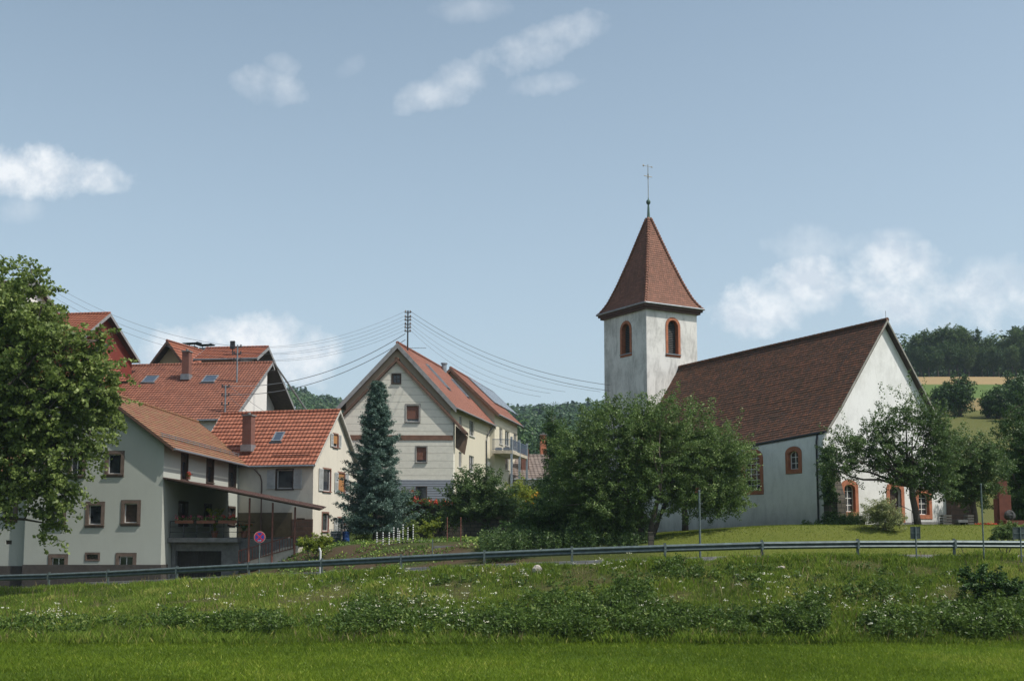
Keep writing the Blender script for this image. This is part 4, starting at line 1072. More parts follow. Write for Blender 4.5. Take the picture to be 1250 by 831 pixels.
# ================================================================== houses on the slope behind
def rear_houses():
    E = Fr((W(293, 520, 92.2)[0], 92.2, 0), 8)
    h = empty('large_house', (E.O[0], E.O[1], 2.0), 'white house with a broad orange roof, two skylights and brick chimney behind the farmhouse', 'house')
    e0 = E.px(288.6, 506, 0, 0.5); ap = E.px(332.8, 442.7, 0, 0.5); print('E', e0, ap)
    xl = E.loc(W(60, 500, 95))[0]
    # front slope down past the farmhouse roofs
    m_ = (ap[2]-e0[2])/(ap[1]-e0[1]); e0b = (e0[1]-0.6, e0[2]-0.6*m_)
    yF = ap[1]+3.2; apF = E.px(328, 423.5, 1, yF); xF = apF[0]; eF = E.px(361.7, 503, 0, xF); print('F', apF, eF)
    gable(E, h, 'x', ap[1], ap[2], e0b, (ap[1]+0.5, ap[2]-0.45), xl, 0.5, e0b[0]+0.7, ap[1]+0.1, xl+0.5, 0.0, 0.5, M_WHITE, T_E, soffit_dark, barge_grey, th=0.42, lift=0.05, barge=0.2)
    x2 = E.loc(W(262, 430, 104))[0]
    mF = (apF[2]-eF[2])/(eF[1]-apF[1])
    gable(E, h, 'x', apF[1], apF[2], (ap[1]+0.4, apF[2]-(apF[1]-ap[1]-0.4)*0.5), (eF[1], eF[2]), x2, xF, ap[1]+1.0, eF[1]-0.9, x2+0.5, xF-1.9, 0.5, M_WHITE, T_F, soffit_dark, barge_grey, th=0.42, lift=0.05, barge=0.26, wall_name='rear_wall')
    # long soffit closing the high gable
    m = MB(E); st = MB(E)
    p0 = np.array((xF-0.08, apF[1]+1.2, apF[2]-1.2*mF-0.25)); p1 = np.array((0.45, eF[1]-0.4, eF[2]-0.4))
    st.tube([p0, p1], 0.09, 6); st.build('brace', barge_grey, h)
    S0, S1 = e0b, (ap[1], ap[2]); sd = (0, S1[0]-S0[0], S1[1]-S0[1])
    for (u, v) in ((183.5, 463.5), (256.5, 463)): skylight(h, E, slope_hit(E, u, v, S0, S1), (1, 0, 0), sd, 1.15, 1.25)
    c = slope_hit(E, 227.5, 463, S0, S1); zt = E.px(227, 430, 1, c[1])[2]; chimney(h, E, c[0], c[1], c[2]-0.2, zt, 0.62, 0.6)
    # mast on the ridge
    def mast(u, v0, v1, y, name, lab, arms):
        b = E.px(u, v1, 1, y); t = E.px(u, v0, 1, y); t[0] = b[0]; r = empty(name, E.w(b), lab, 'mast')
        m = MB(E); m.tube([b-np.array((0, 0, 0.5)), t], 0.07, 8); m.build('pole', zinc, r); out = []
        for v in arms:
            z = E.px(u, v, 1, y)[2]; m = MB(E); m.box(b[0]-0.34, b[0]+0.34, y-0.04, y+0.04, z-0.04, z+0.04)
            for sg in (-1, 1): m.lathe((b[0]+sg*0.28, y, z+0.04), [(0.03, 0), (0.085, 0.04), (0.05, 0.09), (0.085, 0.15), (0.03, 0.21)], 8); out.append(E.w((b[0]+sg*0.26, y, z+0.12)))
            m.build('insulator_arm', plain('brown_porcelain', (0.05, 0.04, 0.04), 0.35), r)
        return out
    c = slope_hit(E, 288.3, 466.5, S0, S1)
    m1 = mast(289, 421, 468, c[1], 'roof_mast', 'steel mast low on the broad orange roof, right of the skylights', (424, 432, 440))
    c = slope_hit(E, 274, 503, S0, S1)
    m2 = mast(274.5, 470, 508, c[1], 'roof_mast', 'short mast with three insulator arms just above the farmhouse ridge', (472.5, 483, 494))
    b = E.px(284, 441, 1, apF[1]-2); r = empty('roof_mast', E.w(b), 'slim mast left of the steel mast, behind the broad orange ridge', 'mast')
    m = MB(E); m.tube([b, E.px(284, 417, 1, apF[1]-2)], 0.05, 6); t = E.px(284, 419, 1, apF[1]-2); m.box(t[0]-.2, t[0]+.2, t[1]-.1, t[1]+.1, t[2]-.5, t[2]+.2); m.build('pole', dark_metal, r)
    # cross-gabled house behind
    G = Fr((W(204, 430, 105)[0], 105, 0), 15)
    g = empty('cross_gable_house', (G.O[0], G.O[1], 3.0), 'ochre gabled house with dark verges and two capped chimneys behind the broad orange roof', 'house')
    ap = G.px(203.9, 415.8, 1, -0.7); e0 = G.px(172, 458.6, 1, -0.7)
    x = ap[0]-e0[0]
    gable(G, g, 'y', ap[0], ap[2], (e0[0], e0[2]), (ap[0]+x, e0[2]), -0.7, 10.5, ap[0]-x+0.7, ap[0]+x-0.7, 0.2, 10.2, 1.0, plaster('ochre_render', (0.42, 0.34, 0.20), stain=0.1), T_F, soffit_dark, barge_brown, th=0.4, lift=0.05, barge=0.3)
    for (u, v0, v1, w_) in ((234, 419.5, 440, 0.9), (250, 421.5, 440, 1.0)):
        y = 9.0; q = G.px(u, v1, 1, y); t = G.px(u, v0+3.5, 1, y); m = MB(G); m.box(q[0]-w_/2, q[0]+w_/2, y-0.4, y+0.4, q[2]-2, t[2]); c = m.build('chimney', concrete, g)
        m = MB(G); a = G.px(u, v0, 1, y)[2]
        for sx_ in (-0.3, 0.3): m.box(q[0]+sx_-0.03, q[0]+sx_+0.03, y-0.03, y+0.03, t[2], a)
        m.prism([(q[0]-0.75, a-0.02), (q[0]+0.75, a-0.02), (q[0]+0.85, a+0.10), (q[0]+0.7, a+0.05), (q[0]-0.7, a+0.05), (q[0]-0.85, a+0.10)], lambda s, t_, d: (s, d, t_), y-0.5, y+0.5); m.build('chimney_cap', dark_metal, c)
    # red boarded house
    D = Fr((W(140, 450, 95)[0], 95, 0), 8)
    r = empty('red_house', (D.O[0], D.O[1], 3.0), 'ox-blood red boarded house with pale bargeboards rising behind the maple', 'house')
    ap = D.px(134.8, 382.5, 0, 0.5); er = D.px(171, 441, 0, 0.5); ef = D.px(113, 401, 0, 0.5); print('D', ap, er, ef)
    mf = (ap[2]-ef[2])/(ap[1]-ef[1]); ye = ap[1]-(er[1]-ap[1]); ze = ap[2]-mf*(ap[1]-ye)
    cutd = MB(D)
    gable(D, r, 'x', ap[1], ap[2], (ye, ze), (er[1], er[2]), -9.0, 0.5, ye+0.5, er[1]-0.5, -8.5, 0.0, 1.0, M_RED, T_F, soffit_dark, barge_grey, th=0.4, lift=0.05, barge=0.25, cut=cutd)
    # its lower front roof with a skylight
    low = MB(D); lu = MB(D); a = D.loc(W(150, 443, 88)); b = D.loc(W(118, 411, 92.5)); m_ = (b[2]-a[2])/(b[1]-a[1]); y_e = a[1]-2.5; z_e = a[2]-2.5*m_
    roof_surface(low, [(y_e, z_e), (b[1], b[2])], -9.0, lambda k: a[0]+1.7+(b[0]-a[0]-1.7)*k, lambda p, q, z: (q, p, z), th=0.4, edge=lu, lift=0.05)
    lo = low.build('lower_roof', T_F, r); lu.build('soffit', soffit_dark, lo)
    m = MB(D); m.box(-8.6, a[0]-3.5, y_e+0.9, b[1], 1.0, z_e-0.2); m.build('lower_wall', M_WHITE, r)
    skylight(r, D, slope_hit(D, 124, 425.5, (y_e, z_e), (b[1], b[2])), (1, 0, 0), (0, b[1]-y_e, b[2]-z_e), 0.9, 1.2)
    # grey roof at far left
    K = Fr((W(62, 400, 100)[0], 100, 0), 8)
    k = empty('grey_roofed_house', (K.O[0], K.O[1], 3.0), 'house with a grey roof verge showing above the maple crown', 'house')
    ap = K.px(46, 343, 0, 0.5); er = K.px(84, 396, 0, 0.5)
    gable(K, k, 'x', ap[1], ap[2], (2*ap[1]-er[1], er[2]), (er[1], er[2]), -9, 0.5, 2*ap[1]-er[1]+0.5, er[1]-0.5, -8.5, 0.0, 1.0, M_WHITE, T_K, soffit_dark, barge_grey, th=0.4, barge=0.3)
    # small roof between centre house and the trees
    S = Fr((W(644, 600, 112)[0], 112, 0), -8)
    s = empty('small_house', (S.O[0], S.O[1], 1.5), 'small house with grey-brown roof and brown chimney between the balcony and the dark trees', 'house')
    ap = S.px(650, 556, 1, 4); e0 = S.px(644, 584, 1, -0.4)
    gable(S, s, 'x', 4.0, ap[2], (-0.4, e0[2]), (8.4, e0[2]), -1.6, 5.5, 0.0, 8.0, -1.3, 5.2, 0.5, M_WHITE, T_K, soffit_grey, barge_pale, th=0.4, barge=0.2)
    q = S.px(640.5, 572, 1, 1.5); t = S.px(640.5, 548, 1, 1.5); chimney(s, S, q[0], 1.5, q[2]-3, t[2], 0.7, 0.7, cap=False, flash=False)
    q = S.px(663, 553, 1, 5); t = S.px(663, 531, 1, 5); chimney(s, S, q[0], 5, q[2]-3, t[2], 0.6, 0.6, mat=plain('orange_brick', (0.40, 0.14, 0.07), 0.8), flash=False)
    return m1, m2
M1, M2 = rear_houses()
# ================================================================== church
def church():
    C = Fr((W(1007, 642, 63.2)[0], 63.2, 0), -31.0)
    h = empty('church', C.w((5.3, 0, 0.5)), 'white village church with dark tiled nave roof and square tower under a pointed spire', 'church')
    v0 = -0.28
    ap = C.px(1083, 390.5, 1, v0); e0 = C.px(1009, 525.5, 1, v0); mdp = C.px(1030, 490, 1, v0)
    ar, zr = ap[0], ap[2]; ms = (zr-mdp[2])/(ar-mdp[0]); kx = e0[0]+1.15; kz = zr-ms*(ar-kx)
    print('church', ap, e0, mdp, 'kink', kx, kz, 'ground', C.px(1007, 642, 1, 0)[2])
    Wd = 2*ar; zb = 0.0
    gw = Wall(C, 'front', 0.0); lw = Wall(C, 'left', 0.0)
    cut = MB(C); bw = plain('white_window_bars', (0.7, 0.7, 0.68), 0.5, var=0.1)
    kw = dict(sur=sandstone, sw=0.24, frame=bw, depth=0.24, arch=0.55, bars=(1, 3), sill=False)
    window(h, gw, cut, *gw.rect(1031, 591, 1043.5, 624.5), **kw)
    window(h, gw, cut, *gw.rect(1121.5, 601, 1133.5, 628), **kw)
    # door
    d0, d1, t0, t1 = gw.rect(1087, 594, 1099.5, 640); t0 = 0.72
    cut.prism(arch_pts(d0, d1, t0, t1, 0.5), gw.fn, -0.2, 0.3)
    m = MB(C); m.prism(arch_pts(d0+0.01, d1-0.01, t0, t1-0.01, 0.5), gw.fn, 0.22, 0.28); dr = m.build('door', plain('dark_oak_door', (0.05, 0.032, 0.022), 0.6, var=0.3), h)
    m = MB(C)
    for i in range(4): gw.box(m, d0+0.12+i*(d1-d0-0.2)/4, d0+0.08+(i+0.9)*(d1-d0-0.2)/4, t0+0.1, t1-0.6, 0.19, 0.218)
    m.build('door_panel', _mats['dark_oak_door'], dr); m = MB(C); m.tube([gw.fn(d1-0.16, 1.75, 0.18), gw.fn(d1-0.30, 1.75, 0.16)], 0.02, 6); m.build('handle', zinc, dr)
    m = MB(C); m.ring(arch_pts(d0-0.26, d1+0.26, t0-0.1, t1+0.26, 0.5), arch_pts(d0, d1, t0, t1, 0.5), gw.fn, -0.03, 0.08); m.build('surround', sandstone, dr)
    # windows in the long wall
    window(h, lw, cut, *lw.rect(963, 549.5, 974.5, 573), **{**kw, 'bars': (1, 2)})
    window(h, lw, cut, *lw.rect(908, 552, 927.5, 599), **{**kw, 'bars': (2, 6), 'fw': 0.07})
    window(h, lw, cut, *lw.rect(851, 562, 868, 603), **{**kw, 'bars': (2, 6), 'fw': 0.07})
    TY = 18.6
    # tower position on the nave axis: its near corner lies on the line of sight through u = 790
    wl, ro = gable(C, h, 'y', ar, zr, (e0[0], e0[2]), (2*ar-e0[0], e0[2]), v0, TY+0.12, 0.0, Wd, 0.0, TY, zb, M_CHURCH, T_N, soffit_dark, soffit_grey,
                   th=0.20, lift=0.022, cut=cut, mids={0: [(kx, kz)], 1: [(2*ar-kx, kz)]}, barge=0.13, thick=0.14, gutter=dark_metal, wall_name='nave_wall', seg=0.9, sag=(0.022, 0.06))
    ro.name = 'nave_roof'
    m = MB(C)      # lightning conductor down the slope
    q0 = (ar-0.1, 0.9, zr+0.1); q1 = (kx, 1.9, kz+0.12); m.tube([q0, q1, (e0[0], 2.0, e0[2]+0.08)], 0.009, 5); m.build('lightning_conductor', dark_metal, h)
    m = MB(C); m.tube([(ar, v0+0.1, zr), (ar, v0+0.1, zr+0.55)], 0.012, 5); m.build('ridge_spike', dark_metal, h)
    # tower
    tc_ = C.px(790, 480, 1, TY)      # near corner
    x0 = tc_[0]; x1 = C.px(852, 480, 1, TY)[0]; tw = x1-x0; y0 = TY; y1 = C.px(738, 480, 0, x0)[1]; twy = y1-y0; print('tower x', x0, tw, twy, 'centre', x0+tw/2, 'nave', ar)
    ztop = C.px(790, 377, 1, TY)[2]
    tf = Wall(C, 'front', y0); tl = Wall(C, 'left', x0); cutt = MB(C)
    kt = dict(sur=sandstone, sw=0.2, frame=dark_wood, depth=0.42, arch=1.0, bars=(0, 0), sill=True, sill_mat=zinc, louvre=plain('grey_louvre', (0.07, 0.07, 0.068), 0.8), pane_mat=plain('tower_dark', (0.01, 0.01, 0.01), 0.9))
    window(h, tf, cutt, *tf.rect(815.5, 391.5, 827.5, 431.5), **kt)
    window(h, tl, cutt, *tl.rect(759.3, 393.5, 768.8, 433), **kt)
    m = MB(C); m.box(x0, x1, y0+0.002, y1, zb, ztop+0.05); m.build('tower_wall', M_TOWER, h, cut=cutt)
    # cornice: boarded soffit, stepped
    m = MB(C); g = 0.20
    m.box(x0-g, x1+g, y0-g, y1+g, ztop+0.0, ztop+0.16); m.box(x0-0.32, x1+0.32, y0-0.32, y1+0.32, ztop+0.162, ztop+0.34)
    m.build('cornice', plain('dark_brown_cornice', (0.07, 0.032, 0.022), 0.7), h)
    m = MB(C)
    for (a, b) in (((x0-0.40, y0-0.40), (x1+0.40, y0-0.40)), ((x0-0.40, y0-0.40), (x0-0.40, y1+0.40)), ((x1+0.40, y0-0.40), (x1+0.40, y1+0.40)), ((x0-0.40, y1+0.40), (x1+0.40, y1+0.40))):
        m.tube([(a[0], a[1], ztop+0.38), (b[0], b[1], ztop+0.38)], 0.07, 8)
    m.build('tower_gutter', zinc, h)
    # spire
    cx, cy = (x0+x1)/2, (y0+y1)/2; zs = ztop+0.36; P = C.px(791.5, 266, 1, cy); zt = P[2]; H = zt-zs; hw = tw/2+0.33; ky = (twy/2+0.33)/hw
    prof_t = [0, 0.05, 0.125, 0.25, 0.34, 0.566, 0.84, 1.0]; prof_w = [1.0, 0.90, 0.79, 0.66, 0.575, 0.378, 0.158, 0.03]
    n = int(H/0.175); sp = MB(C); rnd = random.Random(4)
    for i in range(n):
        k0, k1 = i/n, (i+1)/n; w0 = hw*float(np.interp(k0, prof_t, prof_w))+0.028; w1 = hw*float(np.interp(k1, prof_t, prof_w))+0.002
        za, zb_ = zs+H*k0, zs+H*k1; wbase = w0-0.03
        for f in range(4):
            ca_, sa_ = [(1, 0), (0, 1), (-1, 0), (0, -1)][f]
            def T(a, b, z): return (cx+a*ca_-b*sa_, cy+(a*sa_+b*ca_)*ky, z)
            s0 = H*k0*1.05; s1 = H*k1*1.05-1e-4
            sp.face([T(-w0, -w0, za), T(w0, -w0, za), T(w1, -w1, zb_), T(-w1, -w1, zb_)], uv=[(-w0+f*7, s0), (w0+f*7, s0), (w1+f*7, s1), (-w1+f*7, s1)])
            sp.face([T(-wbase, -wbase, za), T(wbase, -wbase, za), T(w0, -w0, za), T(-w0, -w0, za)], uv=[(0, s0)]*4)
    so = sp.build('spire', T_S, h)
    m = MB(C); m.box(cx-hw-0.02, cx+hw+0.02, cy-hw*ky-0.02, cy+hw*ky+0.02, zs-0.05, zs+0.02); m.build('spire_eave', plain('dark_brown_cornice', (0.07, 0.032, 0.022), 0.7), so)
    m = MB(C)      # hip tiles
    for sx_ in (-1, 1):
        for sy_ in (-1, 1):
            N = 34
            for i in range(N):
                def pt(k): w_ = hw*float(np.interp(k, prof_t, prof_w))+0.02; return np.array((cx+sx_*w_, cy+sy_*w_*ky, zs+H*k))
                m.tube([pt(i/N), pt((i+1.12)/N if i < N-1 else 1.0)], 0.135, 7, r1=0.075)
    m.build('hip_tiles', T_S, so)
    cop = plain('green_copper', (0.06, 0.11, 0.09), 0.6, 0.3, var=0.3)
    zf = C.px(791.5, 243, 1, cy)[2]; L = zf-zt
    m = MB(C); m.lathe((cx, cy, zt-0.35), [(0.22, 0), (0.16, 0.15), (0.11, 0.5), (0.075, L*0.6+0.3), (0.06, L*0.72+0.3), (0.15, L*0.78+0.33), (0.17, L*0.84+0.35), (0.14, L*0.91+0.35), (0.05, L*0.97+0.35), (0.03, L+0.45)], 14)
    m.build('finial', cop, h)
    ztt = C.px(791.5, 201, 1, cy)[2]; za = C.px(791.5, 215.5, 1, cy)[2]; zv = C.px(791.5, 203.3, 1, cy)[2]
    m = MB(C); m.tube([(cx, cy, zf), (cx, cy, ztt)], 0.026, 6); m.tube([(cx-0.36, cy, za), (cx+0.36, cy, za)], 0.03, 6); m.tube([(cx, cy, za-0.18), (cx, cy, za+0.18)], 0.05, 6)
    m.tube([(cx-0.42, cy, zv), (cx+0.38, cy, zv)], 0.016, 5); m.blob((cx-0.42, cy, zv), (0.085, 0.03, 0.085), 1, 8, 0); m.box(cx+0.28, cx+0.42, cy-0.01, cy+0.01, zv-0.05, zv+0.05)
    m.build('cross', plain('weathered_gilt', (0.25, 0.24, 0.21), 0.5, 0.5), h)
    # corner buttresses
    m = MB(C); m.prism([(-1.0, -0.2), (0, -0.2), (0, 4.4), (-0.35, 3.9), (-1.0, 1.9)], lambda s, t, d: (d, s, t), -0.05, 0.62); m.build('buttress', BRD, h)
    xr = Wd; bs = [C.px(u, v, 1, 0.2) for (u, v) in ((1154, 600), (1172, 604), (1192, 643))]
    m = MB(C); m.prism([(xr-0.3, -0.3), (xr+2.1, -0.3), (xr+1.9, 0.6), (xr+1.0, 3.1), (xr+0.3, 4.6), (xr-0.3, 4.8)], lambda s, t, d: (s, d, t), -0.35, 0.9)
    m.build('buttress', BRS, h)
    # downpipe at the left corner
    m = MB(C); m.tube([(e0[0], 0.4, e0[2]-0.1), (-0.12, 0.35, e0[2]-0.55), (-0.12, 0.35, 0.2)], 0.055, 8); m.build('downpipe', dark_metal, h)
    # stone plinth and steps at the door
    m = MB(C); m.box(d0-0.8, d1+0.9, -1.0, -0.002, 0.0, 0.72); m.box(d1+0.9, Wd-0.3, -0.14, -0.003, 0.0, 0.78); m.box(d0-0.8, d1+0.9, -1.35, -1.0, 0.0, 0.55)
    m.build('door_step', concrete, h)
    m = MB(C); a = C.px(1101, 614, 1, -0.9); b = C.px(1113, 622, 1, -1.3); m.tube([(a[0], -0.5, a[2]), (b[0]-0.05, -1.2, b[2]), (b[0], -1.3, b[2]-0.05), (b[0], -1.3, 0.3)], 0.022, 6); m.build('handrail', dark_metal, h)
    return C, h
FCH, chobj = church()

# stone things beside the church
def churchyard():
    g = ground_at(1168, 646); Y = g[1]
    def L(u0, u1, v0, v1, Y): a = W(u0, v1, Y); b = W(u1, v0, Y); return a, b
    # stone bench: slab on two blocks with planks each side
    a, b = W(1163, 646, 58), W(1184, 634, 58); z = gz(a[0], 58)
    r = empty('stone_bench', ((a[0]+b[0])/2, 58.3, z), 'grey stone bench with slatted ends standing on the lawn before the sandstone buttress', 'bench')
    m = MB(); m.box(a[0]+0.3, b[0]-0.1, 58.0, 58.9, b[2]-0.14, b[2]); m.build('seat', concrete, r)
    for x in (a[0]+0.42, b[0]-0.5): m = MB(); m.box(x, x+0.3, 58.1, 58.8, z-0.1, b[2]-0.142); m.build('leg', concrete, r)
    for (u0, u1) in ((1151, 1161), (1181, 1188)):
        m = MB(); p, q = W(u0, 646, 58.4), W(u1, 634, 58.4)
        for i in range(4): zz = z+0.05+i*0.13; m.box(p[0], q[0], 58.3, 58.8, zz, zz+0.09)
        m.build('slats', plain('weathered_grey_wood', (0.12, 0.11, 0.095), 0.9), r)
    # red sandstone memorial
    Y = 64; a, b = W(1221, 641, Y), W(1233, 583, Y); z = gz(a[0], Y)-0.1
    r = empty('memorial_stone', ((a[0]+b[0])/2, Y, z), 'tall stepped red sandstone memorial half hidden by the dark trees', 'memorial')
    w_ = b[0]-a[0]; red = plain('memorial_sandstone', (0.16, 0.052, 0.035), 0.9, var=0.25, bump=0.3)
    m = MB(); zt = b[2]; m.box(a[0], b[0], Y, Y+0.5, z, z+(zt-z)*0.66); m.build('shaft', red, r)
    m = MB(); m.prism([(a[0]-0.02+0.1, z+(zt-z)*0.662), (b[0]-0.16, z+(zt-z)*0.662), (b[0]-0.16, zt-0.2), (a[0]+w_*0.5, zt), (a[0]+0.1, zt-0.3)], lambda s, t, d: (s, d, t), Y+0.05, Y+0.45); m.build('head', red, r)
    m = MB(); m.box(a[0]-0.16, a[0]-0.003, Y+0.08, Y+0.4, z, z+(zt-z)*0.66-0.2); m.build('side_slab', red, r)
    m = MB(); m.box(a[0]+0.1, b[0]+0.45, Y-0.55, Y-0.003, z, z+0.42); m.build('base', red, r)
    m = MB(); m.blob((a[0]+w_*0.6, Y-0.35, z+0.70), (0.3, 0.25, 0.3), 3); m.build('stone_ball', plain('dark_stone', (0.05, 0.05, 0.05), 0.9), None, 'dark rounded stone on the foot of the red memorial', 'stone', loc=(a[0]+w_*0.6, Y-0.35, z+0.42))
churchyard()

# ------------------------------------------------------------------ small roadside and garden things
def furniture():
    # no stopping sign
    Y = 60.6; c = W(317.2, 655.2, Y); z = gz(c[0], Y)
    s = empty('traffic_sign', (c[0], Y, z), 'round blue and red no-stopping sign on a thin pole by the farmhouse stair', 'road sign')
    m = MB(); m.tube([(c[0], Y, z-0.1), (c[0], Y, c[2]+0.3)], 0.032, 8); m.build('pole', galv_post, s)
    r = 0.305
    def disc(r0, d, mat, name, par, n=32):
        m = MB(); m.prism([(c[0]+r0*math.cos(2*math.pi*i/n), c[2]+r0*math.sin(2*math.pi*i/n)) for i in range(n)], lambda a, t, q: (a, q, t), Y-0.05-d, Y-0.045); return m.build(name, mat, par)
    red = plain('sign_red', (0.55, 0.02, 0.03), 0.4, var=0.05); blue = plain('sign_blue', (0.02, 0.05, 0.32), 0.4, var=0.05)
    pl = disc(r, 0.0, plain('sign_back_grey', (0.3, 0.3, 0.3), 0.5), 'plate', s)
    disc(r-0.002, 0.003, plain('sign_edge', (0.5, 0.42, 0.4), 0.5), 'edge', pl); disc(r-0.02, 0.006, red, 'red_ring', pl); disc(r-0.07, 0.009, blue, 'blue_field', pl)
    for k, a in enumerate((45, -45)):
        m = MB(); t = R(a); L, w_ = r-0.045, 0.032
        cs, sn = math.cos(t), math.sin(t)
        m.prism([(c[0]+x*cs-y*sn, c[2]+x*sn+y*cs) for x, y in ((-L, -w_), (L, -w_), (L, w_), (-L, w_))], lambda a_, t_, q: (a_, q, t_), Y-0.063-k*0.002, Y-0.0595); m.build('red_bar', red, pl)
    m = MB(); m.prism([(c[0]-0.09, c[2]-0.205), (c[0]+0.05, c[2]-0.205), (c[0]+0.05, c[2]-0.225), (c[0]+0.10, c[2]-0.19), (c[0]+0.05, c[2]-0.155), (c[0]+0.05, c[2]-0.175), (c[0]-0.09, c[2]-0.175)], lambda a_, t_, q: (a_, q, t_), Y-0.072, Y-0.066); m.build('arrow', white_paint, pl)
    # thin marker poles
    def pole(u, v0, v1, Y, r, mat, name, label, cat):
        t = W(u, v0, Y); z = gz(t[0], Y)-0.2; m = MB(); m.tube([(t[0], Y, z), (t[0], Y, t[2])], r, 8)
        m.lathe((t[0], Y, t[2]), [(r*1.25, 0), (r*1.25, 0.05), (r*0.4, 0.07)], 8)
        return m.build(name, mat, None, label, cat, loc=(t[0], Y, z+0.2))
    pole(853.5, 600, 658, 50.8, 0.045, galv_post, 'marker_pole', 'pale grey pole standing before the left apple tree', 'pole')
    pole(1197.5, 592, 664, 46.2, 0.032, galv_post, 'marker_pole', 'thin grey pole near the right edge rising past the guardrail', 'pole')
    # signs seen from the back
    for (u0, u1, v0, v1, lab) in ((1112, 1123.5, 642.5, 657.5, 'dark back of a square road sign in front of the apple tree trunk'), (1237, 1254, 643, 658, 'dark back of a square road sign at the right edge by the low shrub')):
        Y = 46.2; a, b = W(u0, v1, Y), W(u1, v0, Y); x = (a[0]+b[0])/2; z = gz(x, Y)
        s = empty('traffic_sign', (x, Y, z), lab, 'road sign', None)
        m = MB(); m.tube([(x, Y, z-0.3), (x, Y, b[2])], 0.03, 8); m.build('pole', galv_post, s)
        m = MB(); m.box(a[0], b[0], Y+0.035, Y+0.05, a[2], b[2]); m.ring(rect_pts(a[0], b[0], a[2], b[2]), rect_pts(a[0]+0.015, b[0]-0.015, a[2]+0.015, b[2]-0.015), lambda p, t, d: (p, d, t), Y+0.02, Y+0.034); m.build('plate', plain('sign_back_dark', (0.07, 0.085, 0.085), 0.5, 0.3), s)
        m = MB(); m.box(a[0]+0.04, b[0]-0.04, Y+0.01, Y+0.0345, (a[2]+b[2])/2-0.02, (a[2]+b[2])/2+0.02); m.build('bracket', galv_post, s)
    # short white garden post by the rail
    t = W(391.3, 670, 57.8); z = gz(t[0], 57.8); m = MB(); m.tube([(t[0], 57.8, z-0.1), (t[0], 57.8, t[2]-0.1), (t[0]-0.05, 57.8, t[2])], 0.05, 8); m.lathe((t[0]-0.05, 57.8, t[2]), [(0.06, 0), (0.06, 0.05), (0.02, 0.07)], 8)
    m.build('white_post', white_paint, None, 'short white post just behind the guardrail by the vegetable beds', 'post', loc=(t[0], 57.8, z))
    # water containers
    Y = 73.5; a, b = W(402, 672, Y), W(415.5, 646, Y); z = a[2]+0.05
    r = empty('water_tank', ((a[0]+b[0])/2, Y+0.5, z), 'teal caged water tank beside the wing of the farmhouse', 'water tank')
    teal = plain('teal_plastic', (0.05, 0.11, 0.12), 0.4, var=0.2)
    m = MB(); m.box(a[0]+0.05, b[0]-0.05, Y+0.05, Y+1.0, z+0.12, b[2]-0.1); 
    for i in range(5): zz = z+0.2+i*0.2; m.box(a[0]+0.03, b[0]-0.03, Y+0.03, Y+1.02, zz, zz+0.09)
    m.build('tank', teal, r)
    m = MB()
    for x in np.linspace(a[0], b[0], 6): m.tube([(x, Y, z), (x, Y, b[2])], 0.014, 4)
    for zz in np.linspace(z+0.1, b[2], 6): m.tube([(a[0], Y, zz), (b[0], Y, zz)], 0.014, 4); m.tube([(b[0], Y, zz), (b[0], Y+1.05, zz)], 0.014, 4)
    m.build('cage', zinc, r)
    a, b = W(416.5, 672, 73), W(426, 648, 73); x = (a[0]+b[0])/2; rr = (b[0]-a[0])/2
    m = MB(); H = b[2]-z; m.lathe((x, 73.3, z), [(rr*0.88, 0), (rr*0.95, 0.1), (rr, H*0.3), (rr*0.96, H*0.33), (rr, H*0.6), (rr*0.96, H*0.63), (rr*0.98, H*0.9), (rr*1.03, H*0.92), (rr*1.03, H), (rr*0.9, H*1.0)], 20)
    m.build('rain_barrel', plain('blue_plastic', (0.02, 0.06, 0.20), 0.35, var=0.15), None, 'blue plastic rain barrel next to the teal water tank', 'rain barrel', loc=(x, 73.3, z))
    # pale grey stone in the bank
    g = ground_at(656, 699); m = MB(); m.blob((g[0], g[1], g[2]+0.12), (0.2, 0.16, 0.22), 5, 9, 0.3); m.build('stone', plain('pale_stone', (0.35, 0.31, 0.27), 0.9, bump=0.4), None, 'pale pointed stone lying in the grass of the bank under the guardrail', 'stone', loc=tuple(g))
    g = ground_at(954, 694.5); m = MB(); m.blob((g[0], g[1], g[2]+0.05), (0.2, 0.12, 0.08), 6, 9, 0.3); m.build('stone', _mats['pale_stone'], None, 'small flat pale stone on the bare patch of the bank', 'stone', loc=tuple(g))
    # garden: retaining wall under the boarded house
    Y = 82.5
    a, b = W(455, 660, Y), W(640, 614, Y); m = MB(); m.box(a[0], b[0], Y, Y+0.6, -1.2, W(520, 615.5, Y)[2]); m.build('retaining_wall', BRD, None, 'dark mossy stone retaining wall under the boarded house', 'wall', loc=(a[0], Y, -0.5))
    a, b = W(640, 655, 76), W(700, 640, 76); m = MB(); m.prism([(a[0]-4.0, -0.6), (b[0], -0.6), (b[0], W(690, 641, 76)[2]), (a[0]-4.0, W(620, 631, 76)[2])], lambda s, t, d: (s, d, t), 76, 76.4); m.build('retaining_wall', BRD, None, 'low dark stone wall sloping down right of the round bush', 'wall', loc=(a[0], 76, -0.5))
    # white-dotted plant stakes
    stake_w = plain('stake_white', (0.75, 0.75, 0.72), 0.5, var=0.1); 
